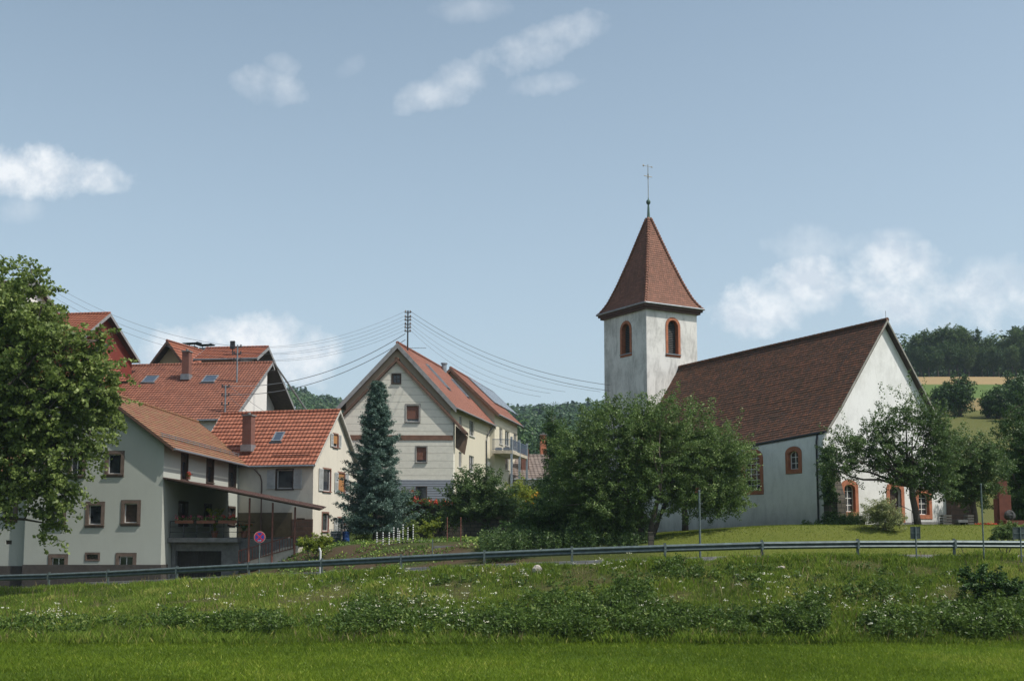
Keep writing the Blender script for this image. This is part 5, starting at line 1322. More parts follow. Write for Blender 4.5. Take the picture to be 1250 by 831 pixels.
    for i, (u, v0, v1) in enumerate(((475, 650, 668), (480.5, 644, 660), (485.5, 645, 662), (487.5, 648, 668), (491.8, 640.5, 659), (497.8, 644, 661), (504.3, 640.5, 660), (467.5, 650, 668), (460, 650, 664))):
        Y = 62+0.25*(i % 4); t = W(u, v0, Y); g = W(u, v1+3, Y); z = min(gz(t[0], Y), g[2])
        r = empty('plant_stake', (t[0], Y, z), ['thin dark plant stake ringed with white dots, third from the left of the row', 'fourth white-dotted stake from the left in the vegetable bed', 'fifth white-dotted stake from the left in the vegetable bed', 'sixth white-dotted stake from the left in the vegetable bed',
              'seventh white-dotted stake from the left, tall and before the bright shrub', 'eighth white-dotted stake from the left, just right of a tall one', 'rightmost white-dotted stake of the row, tallest with the most dots', 'second white-dotted stake from the left, right of the spruce trunk', 'leftmost white-dotted stake, hard against the spruce trunk'][i], 'plant stake', 'white-dotted stakes in the vegetable bed')
        m = MB(); m.tube([(t[0], Y, z-0.1), (t[0]+0.02, Y, t[2])], 0.012, 5); m.build('rod', dark_metal, r)
        m = MB(); n = max(4, int((v1-v0)/2.6))
        for k in range(n): zz = t[2]-k*0.118; m.tube([(t[0], Y, zz-0.03), (t[0], Y, zz+0.03)], 0.042, 6)
        m.build('white_rings', stake_w, r)
    # boards, fence posts and wire in the garden
    m = MB(); a, b = W(486, 678, 60.5), W(516, 668.5, 62.5); m.tube([a, b], 0.07, 4); m.build('board', plain('bleached_board', (0.42, 0.38, 0.30), 0.9), None, 'bleached board leaning over the edge of the vegetable bed', 'board', loc=tuple(a))
    m = MB(); a, b = W(460, 663.5, 64), W(540, 660.5, 64.5); a[2] = b[2]; m.tube([a, b], 0.09, 4); m.build('beam', plain('dark_beam', (0.10, 0.085, 0.07), 0.9), None, 'long dark timber beam edging the upper vegetable bed', 'beam', loc=tuple(a))
    for i, (u, v0, v1, lab) in enumerate(((546, 632, 668, 'rusty rod left of a like one in the middle of the garden'), (562.5, 632, 662, 'rusty rod right of a like one below the round bush'), (528, 659, 678, 'short grey garden post near the guardrail'))):
        Y = 64 if i < 2 else 59; t = W(u, v0, Y); z = gz(t[0], Y); m = MB(); m.tube([(t[0], Y, z-0.1), (t[0], Y, t[2])], 0.03, 6); m.lathe((t[0], Y, t[2]), [(0.035, 0), (0.02, 0.05)], 6)
        m.build('garden_post', _mats['rusty_steel'] if i < 2 else galv_post, None, lab, 'post', loc=(t[0], Y, z))
    m = MB(); 
    for i in range(12): m.box(W(520, 672, 60)[0]+i*0.11, W(520, 672, 60)[0]+i*0.11+0.05, 60, 60.02, -0.75, -0.45)
    # compost / slab edging
    a, b = W(530, 675, 60.3), W(560, 675, 60.3); m = MB(); m.box(a[0], b[0], 60.3, 60.9, gz(a[0], 60.5)-0.1, gz(a[0], 60.5)+0.09); m.build('paving_slabs', concrete, None, 'grey paving slabs beside the lower vegetable bed', 'paving', loc=(a[0], 60.3, gz(a[0], 60.5)))
    a = W(795, 663, 55); z = gz(a[0], 55); m = MB(); m.box(a[0]-0.13, a[0]+0.13, 55, 55.25, z-0.1, W(795, 650, 55)[2]); m.box(a[0]-0.15, a[0]+0.15, 54.98, 55.27, W(795, 650, 55)[2]+0.002, W(795, 650, 55)[2]+0.05); m.build('stone_post', BRD, None, 'short square stone post at the foot of the left apple tree', 'post', loc=(a[0], 55, z))
furniture()

# ------------------------------------------------------------------ power lines
def wires():
    wm = plain('power_wire', (0.11, 0.12, 0.13), 0.6, var=0.1)
    def wire(a, b, sag, label, group, r=0.009):
        a = np.array(a, float); b = np.array(b, float); n = 26; pts = []
        for i in range(n+1):
            k = i/n; p = a*(1-k)+b*k; p[2] -= sag*4*k*(1-k); pts.append(p)
        m = MB(); m.tube(pts, r, 5, cap=False); m.build('power_line', wm, None, label, 'power line', group, loc=tuple(a))
    Lf = [p for (s, p) in MAST if s < 0]; Rt = [p for (s, p) in MAST if s > 0]
    tg = M1[::1]
    order = ['topmost', 'second', 'third', 'fourth', 'fifth', 'lowest']
    for i in range(6): wire(Lf[i], M1[min(i, len(M1)-1)], 1.0, order[i]+' power line from the house mast leftwards to the mast on the broad orange roof', 'power lines left of the mast')
    ends = [(745, 470, 70), (745, 477, 70), (733, 478, 70), (690, 478, 76), (672, 480, 76), (660, 484, 76)]
    for i in range(6): u, v, Y = ends[i]; wire(Rt[i], W(u, v, Y), 1.0, order[i]+' power line from the house mast down to the right towards the church', 'power lines right of the mast', 0.016 if i < 2 else 0.009)
    for i in range(3): wire(M1[2*i], W(20, 318+i*7, 108-i), 1.5, order[i].replace('lowest', 'third')+' power line rising from the roof mast to the left above the red house', 'power lines above the red house', 0.013)
    for i in range(2): wire(M2[2*i], Lf[5]-np.array((0, 0, 0.3+0.5*i)), 1.3, ['upper', 'lower'][i]+' cable from the short roof mast up to the tall mast', 'cables from the short mast', 0.026)
    for i in range(2): wire(M2[1]+np.array((0, 0, -0.9*i)), FB.w((-1.0, 4.0, 6.5-i)), 0.3, ['upper', 'lower'][i]+' short cable from the short mast down to the wing roof', 'cables to the wing roof', 0.014)
wires()
# ================================================================== vegetation
rng = np.random.default_rng(11)
def unit(n, r=rng):
    v = r.normal(size=(n, 3)); return v/np.linalg.norm(v, axis=1, keepdims=True)
def leafquads(C, L, Wd=None, nb=None, r=rng, jit=0.3, tdir=None):
    """diamond shaped leaves centred on C"""
    n = len(C); nrm = unit(n, r)
    if nb is not None: nrm = nrm+nb; nrm /= np.linalg.norm(nrm, axis=1, keepdims=True)+1e-9
    t = unit(n, r) if tdir is None else tdir
    t = np.cross(nrm, t) if tdir is None else t; t /= np.linalg.norm(t, axis=1, keepdims=True)+1e-9
    s = np.cross(nrm, t); s /= np.linalg.norm(s, axis=1, keepdims=True)+1e-9
    l = (L*(1+jit*r.uniform(-1, 1, n)))[:, None]; w_ = (Wd if Wd is not None else L*0.6)*l/L
    return np.stack([C-t*l/2, C+s*w_/2+t*l*0.08, C+t*l/2, C-s*w_/2+t*l*0.08], 1)

def PB(u, v, Y, ru, rv, rd=None, w_=1.0):
    c = W(u, v, Y); k = Y/F; return (c, np.array((ru*k, (rd if rd else (ru+rv)/2)*k, rv*k)), w_)
bark = plain('grey_brown_bark', (0.075, 0.06, 0.048), 0.95, var=0.35, scale=6, bump=0.5)
bark_l = plain('pale_bark', (0.17, 0.15, 0.125), 0.95, var=0.35, scale=6, bump=0.5)
L_MAPLE = leafmat('maple_leaves', (0.030, 0.052, 0.013), (0.128, 0.170, 0.042), 0.38, hi=(0.30, 0.35, 0.14))
L_APPLE = leafmat('apple_leaves', (0.024, 0.048, 0.014), (0.086, 0.132, 0.034), 0.33, hi=(0.25, 0.30, 0.13))
L_APPLE2 = leafmat('dark_apple_leaves', (0.020, 0.042, 0.014), (0.064, 0.104, 0.030), 0.30, hi=(0.20, 0.25, 0.11))
L_DARK = leafmat('dark_leaves', (0.0146, 0.0339, 0.0101), (0.0374, 0.0742, 0.0173), 0.22, hi=(0.0728, 0.1272, 0.0324))
L_SPR = leafmat('blue_spruce_needles', (0.030, 0.056, 0.044), (0.085, 0.135, 0.108), 0.12, hi=(0.21, 0.27, 0.23))
L_FOR = leafmat('forest_leaves', (0.0146, 0.0339, 0.0115), (0.0354, 0.0700, 0.0173), 0.15, hi=(0.0676, 0.1166, 0.0252))
L_YEL = leafmat('yellow_green_leaves', (0.0624, 0.0954, 0.0144), (0.1560, 0.1908, 0.0252), 0.35, hi=(0.3328, 0.2968, 0.0360))
L_CREAM = leafmat('cream_edged_leaves', (0.07, 0.11, 0.035), (0.30, 0.32, 0.14), 0.3, hi=(0.55, 0.52, 0.30), gain=1.0)
L_GRASS = leafmat('grass_blades', (0.048, 0.076, 0.010), (0.130, 0.190, 0.024), 0.38, hi=(0.27, 0.26, 0.075))
L_MEAD = leafmat('meadow_blades', (0.066, 0.104, 0.009), (0.130, 0.186, 0.016), 0.38, hi=(0.23, 0.25, 0.045))
L_LAWN = leafmat('lawn_blades', (0.0780, 0.1060, 0.0144), (0.1456, 0.1749, 0.0252), 0.3, hi=(0.2288, 0.2226, 0.0504))
L_RED = leafmat('red_petals', (0.35, 0.02, 0.02), (0.65, 0.06, 0.03), 0.2, hi=(0.7, 0.15, 0.10), gain=1.0)
L_PINK = leafmat('pink_petals', (0.30, 0.03, 0.08), (0.5, 0.10, 0.18), 0.2, hi=(0.6, 0.25, 0.3), gain=1.0)
L_WHITE = leafmat('cream_petals', (0.42, 0.42, 0.28), (0.62, 0.62, 0.48), 0.2, hi=(0.75, 0.75, 0.65), gain=1.0)

def clumps(blobs, n, r, shell=0.4):
    vol = np.array([b[1].prod()**0.8*b[2] for b in blobs]); k = r.choice(len(blobs), n, p=vol/vol.sum())
    c = np.array([b[0] for b in blobs])[k]; rad = np.array([b[1] for b in blobs])[k]
    d = unit(n, r); q = r.random(n)[:, None]**shell
    return c+d*rad*q, d, k
def crown_mesh(par, blobs, n, per, leaf, cr, mat, r, shell=0.42, flat=0.6, droop=0.0, name='crown', shoots=None, aspect=0.6, loc=None, **kw):
    cc, dd, _ = clumps(blobs, n, r, shell)
    crs = cr*r.uniform(0.5, 1.45, n); per_ = np.maximum(3, (per*(crs/cr)**1.6*1.45)).astype(int); leaf = leaf*0.82
    idx = np.repeat(np.arange(n), per_); N = len(idx)
    # every clump is a leaning spray rather than a ball
    ax = dd+np.array([0, 0, 0.25-droop])+0.6*unit(n, r); ax /= np.linalg.norm(ax, axis=1, keepdims=True)
    t = r.uniform(-1, 1, N)[:, None]; off = unit(N, r)*(r.random(N)[:, None]**0.5)*(1-0.55*np.abs(t))
    P = cc[idx]+ax[idx]*t*crs[idx][:, None]*1.15+off*crs[idx][:, None]*np.array([0.75, 0.75, 0.75*flat])
    if droop: P[:, 2] -= droop*crs[idx]*(t[:, 0]**2)
    tint = np.repeat(r.uniform(0.0, 0.45, n), per_)+r.uniform(0, 0.55, N)
    if shoots:
        for (a, b, m) in shoots:
            a = np.array(a); b = np.array(b); k = r.random(m)[:, None]; q = a*(1-k)+b*k+unit(m, r)*(0.26-0.14*k)*(cr/0.45); P = np.concatenate([P, q]); tint = np.concatenate([tint, r.uniform(0.3, 1, m)])
    nb = np.tile(np.array([[0, 0, 0.45]]), (len(P), 1)); nb[:N] += 0.55*dd[idx]
    V = leafquads(P, leaf, leaf*aspect, nb, r)
    return bigmesh(name, V, 4, tint, mat, par, loc=loc, **kw), cc
def limb(mb, a, b, r0, r1, r, bend=0.15, n=6):
    a = np.array(a, float); b = np.array(b, float); L = np.linalg.norm(b-a); o = r.normal(size=3)*L*bend*0.5; o[2] = abs(o[2])*0.4
    pts = [a*(1-k)+b*k+o*math.sin(math.pi*k)+r.normal(size=3)*L*0.015*(0 < k < 1) for k in np.linspace(0, 1, n+1)]
    mb.tube(pts, r0, 7, r1=r1); return pts
def tree(name, label, cat, base, blobs, n, per, leaf, cr, mat, tr=0.18, fork=None, nl=8, seed=1, bk=None, group=None, shell=0.42, flat=0.6, droop=0, shoots=None, stems=1, lean=(0, 0), aspect=0.6, twigs=60):
    r = np.random.default_rng(seed); root = empty(name, base, label, cat, group)
    o, cc = crown_mesh(root, blobs, n, per, leaf, cr, mat, r, shell, flat, droop, shoots=shoots, aspect=aspect)
    m = MB(); base = np.array(base, float); cen = np.array([b[0] for b in blobs]).mean(0)
    fz = fork if fork else (cen[2]-base[2])*0.45
    ends = []
    for s_ in range(stems):
        a = base+np.array([0.0, 0, -0.25])+(r.normal(size=3)*[0.12, 0.12, 0] if stems > 1 else 0)
        ang = 2*math.pi*s_/stems+0.4
        sp = 0.0 if stems == 1 else fz*0.55
        f = base+np.array([lean[0]+sp*math.cos(ang), lean[1]+sp*math.sin(ang), fz])
        pts = [a, a*0.65+f*0.35+r.normal(size=3)*[.03, .03, 0], a*0.3+f*0.7+r.normal(size=3)*[.05, .05, 0], f]
        m.tube(pts, [tr*1.25, tr, tr*0.9, tr*0.8], 10); ends.append(f)
    tg = [b[0] for b in blobs]+[cc[i] for i in r.choice(len(cc), min(nl, len(cc)), replace=False)]
    mids = []
    for t_ in tg:
        f = min(ends, key=lambda e: np.linalg.norm((e-t_)[:2])); p = limb(m, f-[0, 0, 0.15], t_, tr*0.5, tr*0.10, r); mids += p[2:]
    mids = np.array(mids)
    for i in r.choice(len(cc), min(twigs, len(cc)), replace=False):
        d = np.linalg.norm(mids-cc[i], axis=1); j = d.argmin(); limb(m, mids[j], cc[i], tr*0.13, tr*0.04, r, n=3)
    m.build('trunk', bk or bark, root, smooth=True)
    return root

def base_at(u, v, Y):
    p = W(u, v, Y); return np.array([p[0], Y, gz(p[0], Y)])

# --- the maple at the left edge
Y = 55.5
tree('maple_tree', 'large maple with light green leaves hanging in front of the farmhouse at the left edge', 'tree', base_at(-62, 700, 56.5),
     [PB(-45, 385, Y, 95, 75), PB(20, 372, Y-1, 52, 58, 50), PB(52, 425, Y-1, 62, 52, 60), PB(112, 452, Y-0.5, 46, 48, 45), PB(60, 490, Y, 88, 50, 70), PB(118, 495, Y, 36, 34, 40), PB(-20, 500, Y, 90, 75),
      PB(70, 540, Y-0.5, 56, 44, 45, 0.8), PB(18, 575, Y-0.8, 50, 52, 45, 0.8), PB(62, 590, Y-1, 42, 34, 30, 0.9), PB(54, 638, Y-1, 20, 30, 16, 1.3), PB(2, 600, Y-1, 28, 38, 30, 0.8), PB(105, 545, Y-1, 26, 26, 20, 0.7)],
     1750, 34, 0.21, 0.50, L_MAPLE, tr=0.34, fork=4.2, nl=16, seed=3, shell=0.36, flat=0.45, droop=0.35, aspect=0.85, twigs=160)
# --- apple trees before the church
Y = 58
b_ = base_at(792, 657, Y)
tree('apple_tree', 'broad dark green apple tree forking low, hiding the left part of the church', 'tree', b_,
     [PB(712, 556, Y, 44, 46), PB(762, 530, Y, 60, 44), PB(822, 528, Y+0.5, 58, 42), PB(868, 560, Y, 40, 42), PB(735, 600, Y+0.5, 62, 34), PB(866, 606, Y, 44, 26), PB(897, 578, Y, 22, 50), PB(825, 612, Y-0.5, 36, 18), PB(750, 630, Y-0.5, 56, 20, None, 1.2), PB(790, 506, Y, 36, 24), PB(800, 570, Y, 70, 40), PB(780, 590, Y-0.4, 45, 26), PB(745, 500, Y+0.4, 26, 18), PB(695, 590, Y+1, 36, 40), PB(720, 622, Y+0.5, 56, 24, None, 1.2), PB(775, 622, Y+1.5, 30, 20), PB(880, 615, Y, 30, 22)],
     1650, 62, 0.125, 0.42, L_APPLE, tr=0.13, fork=2.1, nl=14, seed=5, stems=4, shell=0.4, shoots=[(W(826, 500, Y), W(829, 464, Y), 90), (W(838, 505, Y), W(846, 478, Y), 60), (W(868, 530, Y), W(872, 486, Y), 90), (W(893, 535, Y), W(880, 500, Y), 50), (W(745, 505, Y), W(738, 480, Y), 70), (W(720, 520, Y), W(708, 498, Y), 60), (W(790, 500, Y), W(786, 478, Y), 60)], twigs=90)
Y = 65
tree('apple_tree', 'apple tree with a single dark trunk behind the broad one, beside the long church wall', 'tree', base_at(836, 643, Y),
     [PB(850, 560, Y, 42, 46), PB(893, 560, Y-1, 26, 42), PB(885, 600, Y-1, 34, 22), PB(815, 575, Y, 36, 36)],
     420, 56, 0.125, 0.45, L_APPLE, tr=0.17, fork=2.2, nl=10, seed=6, shoots=[(W(900, 520, Y-1), W(906, 498, Y-1), 60), (W(862, 520, Y), W(866, 498, Y), 50)])
Y = 59
tree('apple_tree', 'airy apple tree with a leaning dark trunk in front of the white church gable', 'tree', base_at(1121, 646, Y),
     [PB(1112, 562, Y, 46, 34, None, 0.75), PB(1066, 550, Y, 38, 34, None, 0.5), PB(1032, 566, Y, 26, 36, None, 0.33), PB(1108, 508, Y, 30, 36, None, 0.45), PB(1148, 548, Y, 26, 40), PB(1140, 592, Y, 36, 18), PB(1090, 582, Y, 26, 12, None, 0.7), PB(1082, 520, Y, 22, 28, None, 0.6), PB(1045, 540, Y, 34, 30, None, 0.5), PB(1008, 572, Y, 18, 26, None, 0.45), PB(1140, 520, Y, 22, 30)],
     700, 42, 0.125, 0.36, L_APPLE2, tr=0.17, fork=2.15, nl=14, seed=8, shell=0.5, lean=(-0.28, 0), shoots=[(W(1108, 500, Y), W(1110, 452, Y), 130), (W(1120, 500, Y), W(1130, 456, Y), 100), (W(1085, 515, Y), W(1074, 466, Y), 100), (W(1040, 545, Y), W(1026, 496, Y), 90), (W(1018, 560, Y), W(1000, 516, Y), 80), (W(1060, 530, Y), W(1052, 505, Y), 40), (W(1020, 575, Y), W(996, 560, Y), 40), (W(1140, 520, Y), W(1146, 488, Y), 50)], twigs=120)
Y = 62
tree('apple_tree', 'dense dark fruit tree between the church buttress and the red memorial', 'tree', base_at(1190, 648, Y),
     [PB(1183, 560, Y, 28, 34), PB(1196, 592, Y, 32, 28), PB(1172, 598, Y, 24, 20), PB(1205, 560, Y, 22, 32), PB(1160, 570, Y, 22, 36)],
     420, 60, 0.125, 0.40, L_APPLE2, tr=0.16, fork=2.0, nl=8, seed=9)
Y = 67
tree('dark_tree', 'tall very dark tree filling the right edge behind the red memorial', 'tree', base_at(1246, 648, Y),
     [PB(1240, 545, Y, 26, 44), PB(1236, 600, Y, 24, 42), PB(1268, 560, Y, 34, 80), PB(1232, 515, Y, 12, 18), PB(1224, 570, Y-2, 12, 14), PB(1250, 620, Y, 30, 26)],
     620, 66, 0.13, 0.42, L_DARK, tr=0.2, fork=2.5, nl=8, seed=10, group=None)
# --- dark pointed conifer and shrubs left of the apple tree
Y = 74
tree('yew_tree', 'dark pointed yew rising left of the broad apple tree', 'tree', base_at(680, 655, Y),
     [PB(672, 517, Y, 10, 18), PB(678, 542, Y, 13, 26), PB(684, 572, Y, 20, 32), PB(684, 610, Y, 28, 36)], 520, 60, 0.11, 0.38, L_DARK, tr=0.2, fork=1.5, nl=5, seed=12)
Y = 76.5
tree('round_bush', 'large round dark green walnut bush in front of the boarded house', 'bush', base_at(588, 655, Y),
     [PB(586, 597, Y, 36, 26), PB(562, 612, Y, 25, 24), PB(612, 615, Y, 26, 24), PB(588, 625, Y, 46, 20)], 480, 56, 0.16, 0.45, L_DARK.copy() if False else L_APPLE2, tr=0.14, fork=1.2, nl=6, seed=13)
Y = 79
tree('garden_shrub', 'yellowish green shrub between the round bush and the dark yew', 'shrub', base_at(632, 650, Y), [PB(632, 606, Y, 18, 20), PB(646, 618, Y, 14, 18)], 130, 46, 0.13, 0.4, L_YEL, tr=0.07, fork=0.9, nl=4, seed=14)
Y = 86
tree('garden_tree', 'mid green tree below the balcony posts in front of the small roofed house', 'tree', base_at(655, 640, Y), [PB(652, 602, Y, 18, 12), PB(640, 606, Y, 14, 13), PB(664, 598, Y, 10, 16)], 150, 46, 0.15, 0.5, L_APPLE, tr=0.1, fork=1.2, nl=4, seed=15)
Y = 61
tree('hedge_bush', 'dark bush at the foot of the apple tree on its left, behind the rail', 'bush', base_at(672, 655, Y), [PB(672, 632, Y, 36, 22), PB(640, 642, Y, 22, 16)], 260, 56, 0.12, 0.35, L_DARK, tr=0.06, fork=0.5, nl=4, seed=16)
tree('hedge_bush', 'dark bush directly beneath the broad apple tree, left of its stems', 'bush', base_at(735, 655, Y+1), [PB(738, 630, Y+1, 40, 24), PB(770, 638, Y+1, 24, 16)], 260, 56, 0.12, 0.35, L_DARK, tr=0.06, fork=0.5, nl=4, seed=17)

# --- blue spruce
def spruce():
    r = np.random.default_rng(21); Y = 70; base = base_at(457, 664, Y); top = W(461, 462, Y); H = top[2]-base[2]
    root = empty('blue_spruce', base, 'blue-green spruce with tiered drooping branches in front of the boarded house', 'tree')
    tk = MB(); tk.tube([base-[0, 0, .3], base*0.5+top*0.5+[0.05, 0, 0], top], [0.15, 0.09, 0.012], 9)
    P = []; T = []; Nn = []; D = []
    z = 0.9
    while z < H-0.1:
        k = z/H; Rr = (2.8*(1-k)**0.95+0.14)*(0.95 if k > 0.12 else 0.7)
        nb = int(7+3*r.random()) if k < 0.8 else 5
        a0 = r.random()*6.28
        for i in range(nb):
            a = a0+6.283*i/nb+r.normal()*0.18; L = Rr*r.uniform(0.6, 1.2); c = base*(1-k)+np.array([top[0], Y, top[2]])*k; c[2] = base[2]+z
            dr = np.array([math.cos(a), math.sin(a), 0]); rise = 0.40 if k > 0.7 else r.uniform(0.02, 0.30)
            n = 9; pts = [c+dr*L*s+np.array([0, 0, rise*L*s-0.42*L*s*s+0.36*L*s**3.2]) for s in np.linspace(0, 1, n)]
            tk.tube(pts, 0.03*(1-k)+0.008, 4, r1=0.004, cap=False)
            side = np.array([-dr[1], dr[0], 0])
            for j in range(1, n):
                s = j/(n-1); tl = 0.52*L*(1-s)**0.7*0.75+0.10
                for sg in (-1, 1, 0):
                    m = int(18+62*tl) if sg else 14
                    q = r.random(m)
                    bdir = (side*sg*0.85+dr*0.55) if sg else dr
                    pp = pts[j]+bdir*(q[:, None]*(tl if sg else 0.3))+r.normal(size=(m, 3))*0.055+np.array([0, 0, -0.42])*(q[:, None]**1.3)*tl
                    P.append(pp); T.append(np.clip(r.uniform(0, .5)+r.uniform(0, .5, m)*(0.6+0.6*q), 0, 1)); dd = bdir+r.normal(size=(m, 3))*0.55+[0, 0, .15]; D.append(dd)
        z += 0.24+0.30*(1-k)*r.uniform(0.5, 1.4)
    P = np.concatenate(P); T = np.concatenate(T); D = np.concatenate(D); D /= np.linalg.norm(D, axis=1, keepdims=True)
    V = leafquads(P, 0.125, 0.045, np.tile([[0, 0, 0.3]], (len(P), 1)), r, tdir=D)
    bigmesh('crown', V, 4, T, L_SPR, root); tk.build('trunk', bark, root)
spruce()

# --- trees on the field hill
def hill_tree(u, v0, v1, ru, Y, label, seed, mat=L_FOR, dense=1.0, n=150):
    base = base_at(u, v1, Y); h = (v1-v0)*Y/F; rr = 0.74*ru*Y/F; r = np.random.default_rng(seed)
    bl = [(base+np.array([0, 0, h*0.56]), np.array([rr, rr, h*0.42]), 1.0)]+[(base+np.array([r.normal()*rr*.45, r.normal()*rr*.4, h*r.uniform(.35, .75)]), np.array([rr*.6, rr*.6, h*.24]), 1.0) for _ in range(4)]
    return tree('hill_tree', label, 'tree', base, bl, int(n*dense*1.4), 44, 0.34, 0.9, mat, tr=0.3, fork=h*0.22, nl=5, seed=seed, twigs=25, group='single trees on the field slope')
hill_tree(1172, 470, 514, 20, 150, 'round dark green tree standing alone in the middle of the field slope', 31)
hill_tree(1151, 484, 514, 10, 155, 'smaller tree close to the left of the round field tree', 32)
hill_tree(1240, 466, 520, 24, 150, 'broad tree at the right edge of the field slope', 33)
hill_tree(1219, 486, 522, 15, 146, 'lower tree just left of the broad one at the edge of the field', 34)
hill_tree(1255, 486, 536, 20, 140, 'nearest tree of the right edge on the field slope', 36)
hill_tree(1206, 488, 510, 5, 148, 'small thin nearly bare tree between the round tree and the right group', 35, dense=0.10)

# --- right hand wood: tree by tree along its edge
def wood():
    protos = []
    for k in range(4):
        r = np.random.default_rng(50+k); root = empty('forest_tree', (0, 0, 0), 'x', 'tree', 'trees of the wood above the fields')
        H = 20
        if k == 3:
            bl = [(np.array([0, 0, 3+i*2.6]), np.array([3.6-i*0.5, 3.6-i*0.5, 2.2]), 1.0) for i in range(7)]
        else:
            bl = [(np.array([0, 0, 11.5]), np.array([4.6, 4.6, 7.5]), 1.2)]+[(np.array([r.normal()*2.4, r.normal()*2.2, r.uniform(7, 17)]), np.array([3.0, 3.0, 2.8]), 1.0) for _ in range(6)]
        crown_mesh(root, bl, 480, 46, 0.48, 0.95, [L_FOR, L_DARK, L_APPLE2, L_DARK][k], r, loc=None)
        m = MB(); m.tube([(0, 0, -1), (0.1, 0, 8), (0, 0.1, 15)], [0.35, 0.28, 0.1], 7); m.build('trunk', bark, root); protos.append(root)
    spots = []; r = np.random.default_rng(77)
    prof = [(1106, 408), (1117, 402), (1128, 404), (1140, 401), (1150, 398), (1160, 400), (1169, 412), (1176, 401), (1186, 412), (1194, 419), (1202, 421), (1210, 413), (1220, 402), (1229, 403), (1238, 396), (1246, 391), (1256, 386), (1266, 384)]
    for (u, vt) in prof: spots.append((u, vt, 292+r.uniform(0, 6)))
    for u in np.arange(1106, 1270, 12): spots.append((u+r.uniform(-3, 3), np.interp(u, [p[0] for p in prof], [p[1] for p in prof])+r.uniform(14, 26), 287+r.uniform(-2, 2)))
    words = ['first', 'second', 'third', 'fourth', 'fifth', 'sixth', 'seventh', 'eighth', 'ninth', 'tenth', 'eleventh', 'twelfth', 'thirteenth', 'fourteenth', 'fifteenth', 'sixteenth', 'seventeenth', 'eighteenth', 'nineteenth', 'twentieth']
    used = set()
    for i, (u, vt, Y) in enumerate(spots):
        k = int(r.integers(0, 3)) if i not in (7, 15) else 3
        o = protos[k] if k not in used else copy_tree(protos[k]); used.add(k)
        base = base_at(u, 0, Y); top = W(u, vt, Y)[2]; s = max(0.4, (top-base[2])/19.5)
        o.location = base.tolist(); o.rotation_euler = (0, 0, r.uniform(0, 6.28)); sw = s*r.uniform(0.85, 1.15); o.scale = (sw, sw, s)
        front = i >= len(prof); j = i-len(prof) if front else i
        o['label'] = ('lower tree of the wood edge above the tan field, ' if front else 'tall tree on the skyline of the right hand wood, ')+words[j]+' from the left'
    for k in range(4):
        if k not in used: bpy.data.objects.remove(protos[k])
wood()

# --- far forest: one mass
def forest():
    r = np.random.default_rng(5)
    pts = []
    def scatter(n, a0, a1, y0, y1, keep=None):
        a = r.uniform(a0, a1, n); y = (r.uniform(y0**2, y1**2, n))**0.5; return np.stack([a*y, y], 1)
    L = scatter(3600, -0.62, 0.27, 215, 820); Rr = scatter(500, 0.31, 0.62, 300, 400)
    XY = np.concatenate([L, Rr]); z = terrain(XY[:, 0], XY[:, 1]); n = len(XY)
    H = r.uniform(8, 13.5, n); rad = r.uniform(3.6, 6.0, n); con = r.random(n) < 0.10; rad[con] *= 0.65
    d = XY[:, 1]; per = np.clip(120*(300/d), 60, 150).astype(int); idx = np.repeat(np.arange(n), per); N = len(idx)
    q = unit(N, r); q[:, 2] = np.abs(q[:, 2])*1.2-0.2
    t = r.random(N)
    P = np.stack([XY[idx, 0], XY[idx, 1], z[idx]+H[idx]*0.6], 1)+q*np.stack([rad[idx], rad[idx], H[idx]*0.42], 1)*(0.75+0.25*t[:, None])
    c = con[idx]; hh = r.random(N)**0.8; ang = r.uniform(0, 6.28, N)
    P[c] = np.stack([XY[idx, 0]+np.cos(ang)*rad[idx]*(1-hh)*1.2, XY[idx, 1]+np.sin(ang)*rad[idx]*(1-hh)*1.2, z[idx]+H[idx]*(0.15+0.9*hh)], 1)[c]
    sz = np.clip(d[idx]/300*0.85, 0.7, 1.8)
    nb = q*2.4+np.array([0, 0, .5])
    V = leafquads(P, 1.0, 0.8, nb, r); ctr = V.mean(1, keepdims=True); V = ctr+(V-ctr)*sz[:, None, None]
    tint = np.clip(np.repeat(r.uniform(0.0, 0.75, n), per)+r.uniform(0, 0.15, N)-0.35*c, 0, 1)
    bigmesh('forest', V, 4, tint, L_FOR, None, loc=(0, 400, 30), kind='stuff', label='far wooded hillside behind the village')
forest()

# --- small garden and churchyard shrubs
def shrub(name, label, cat, u, v, Y, bl, n, per, leaf, cr, mat, seed, flowers=None, **kw):
    base = base_at(u, v, Y); r = np.random.default_rng(seed); root = empty(name, base, label, cat)
    crown_mesh(root, [PB(*b) for b in bl], n, per, leaf, cr, mat, r, name='foliage', **kw)
    m = MB()
    for b in bl: c = PB(*b)[0]; limb(m, base-[0, 0, .1], c, 0.03, 0.01, r)
    m.build('stems', bark, root)
    if flowers:
        mt, cnt, sz = flowers; r2 = np.random.default_rng(seed+1); cc, dd, _ = clumps([PB(*b) for b in bl], cnt, r2, 0.12)
        cc = cc[(dd[:, 2] > -0.3)]; idx = np.repeat(np.arange(len(cc)), 9); P = cc[idx]+r2.normal(size=(len(idx), 3))*sz*0.6
        bigmesh('flowers', leafquads(P, sz, sz*0.8, None, r2), 4, r2.random(len(idx)), mt, root)
    return root
shrub('flowering_shrub', 'rounded cream and green shrub left of the church door', 'shrub', 1083, 640, 56.4, [(1078, 627, 56.4, 17, 17), (1070, 623, 56.4, 13, 14), (1095, 634, 56.2, 14, 10)], 150, 60, 0.085, 0.26, L_CREAM, 61, flowers=(L_WHITE, 45, 0.05))
shrub('flowering_shrub', 'low pale flowering shrub under the left window of the church gable', 'shrub', 1045, 640, 61, [(1040, 632, 61, 13, 5), (1052, 636, 61, 8, 5)], 60, 50, 0.08, 0.22, L_CREAM, 62)
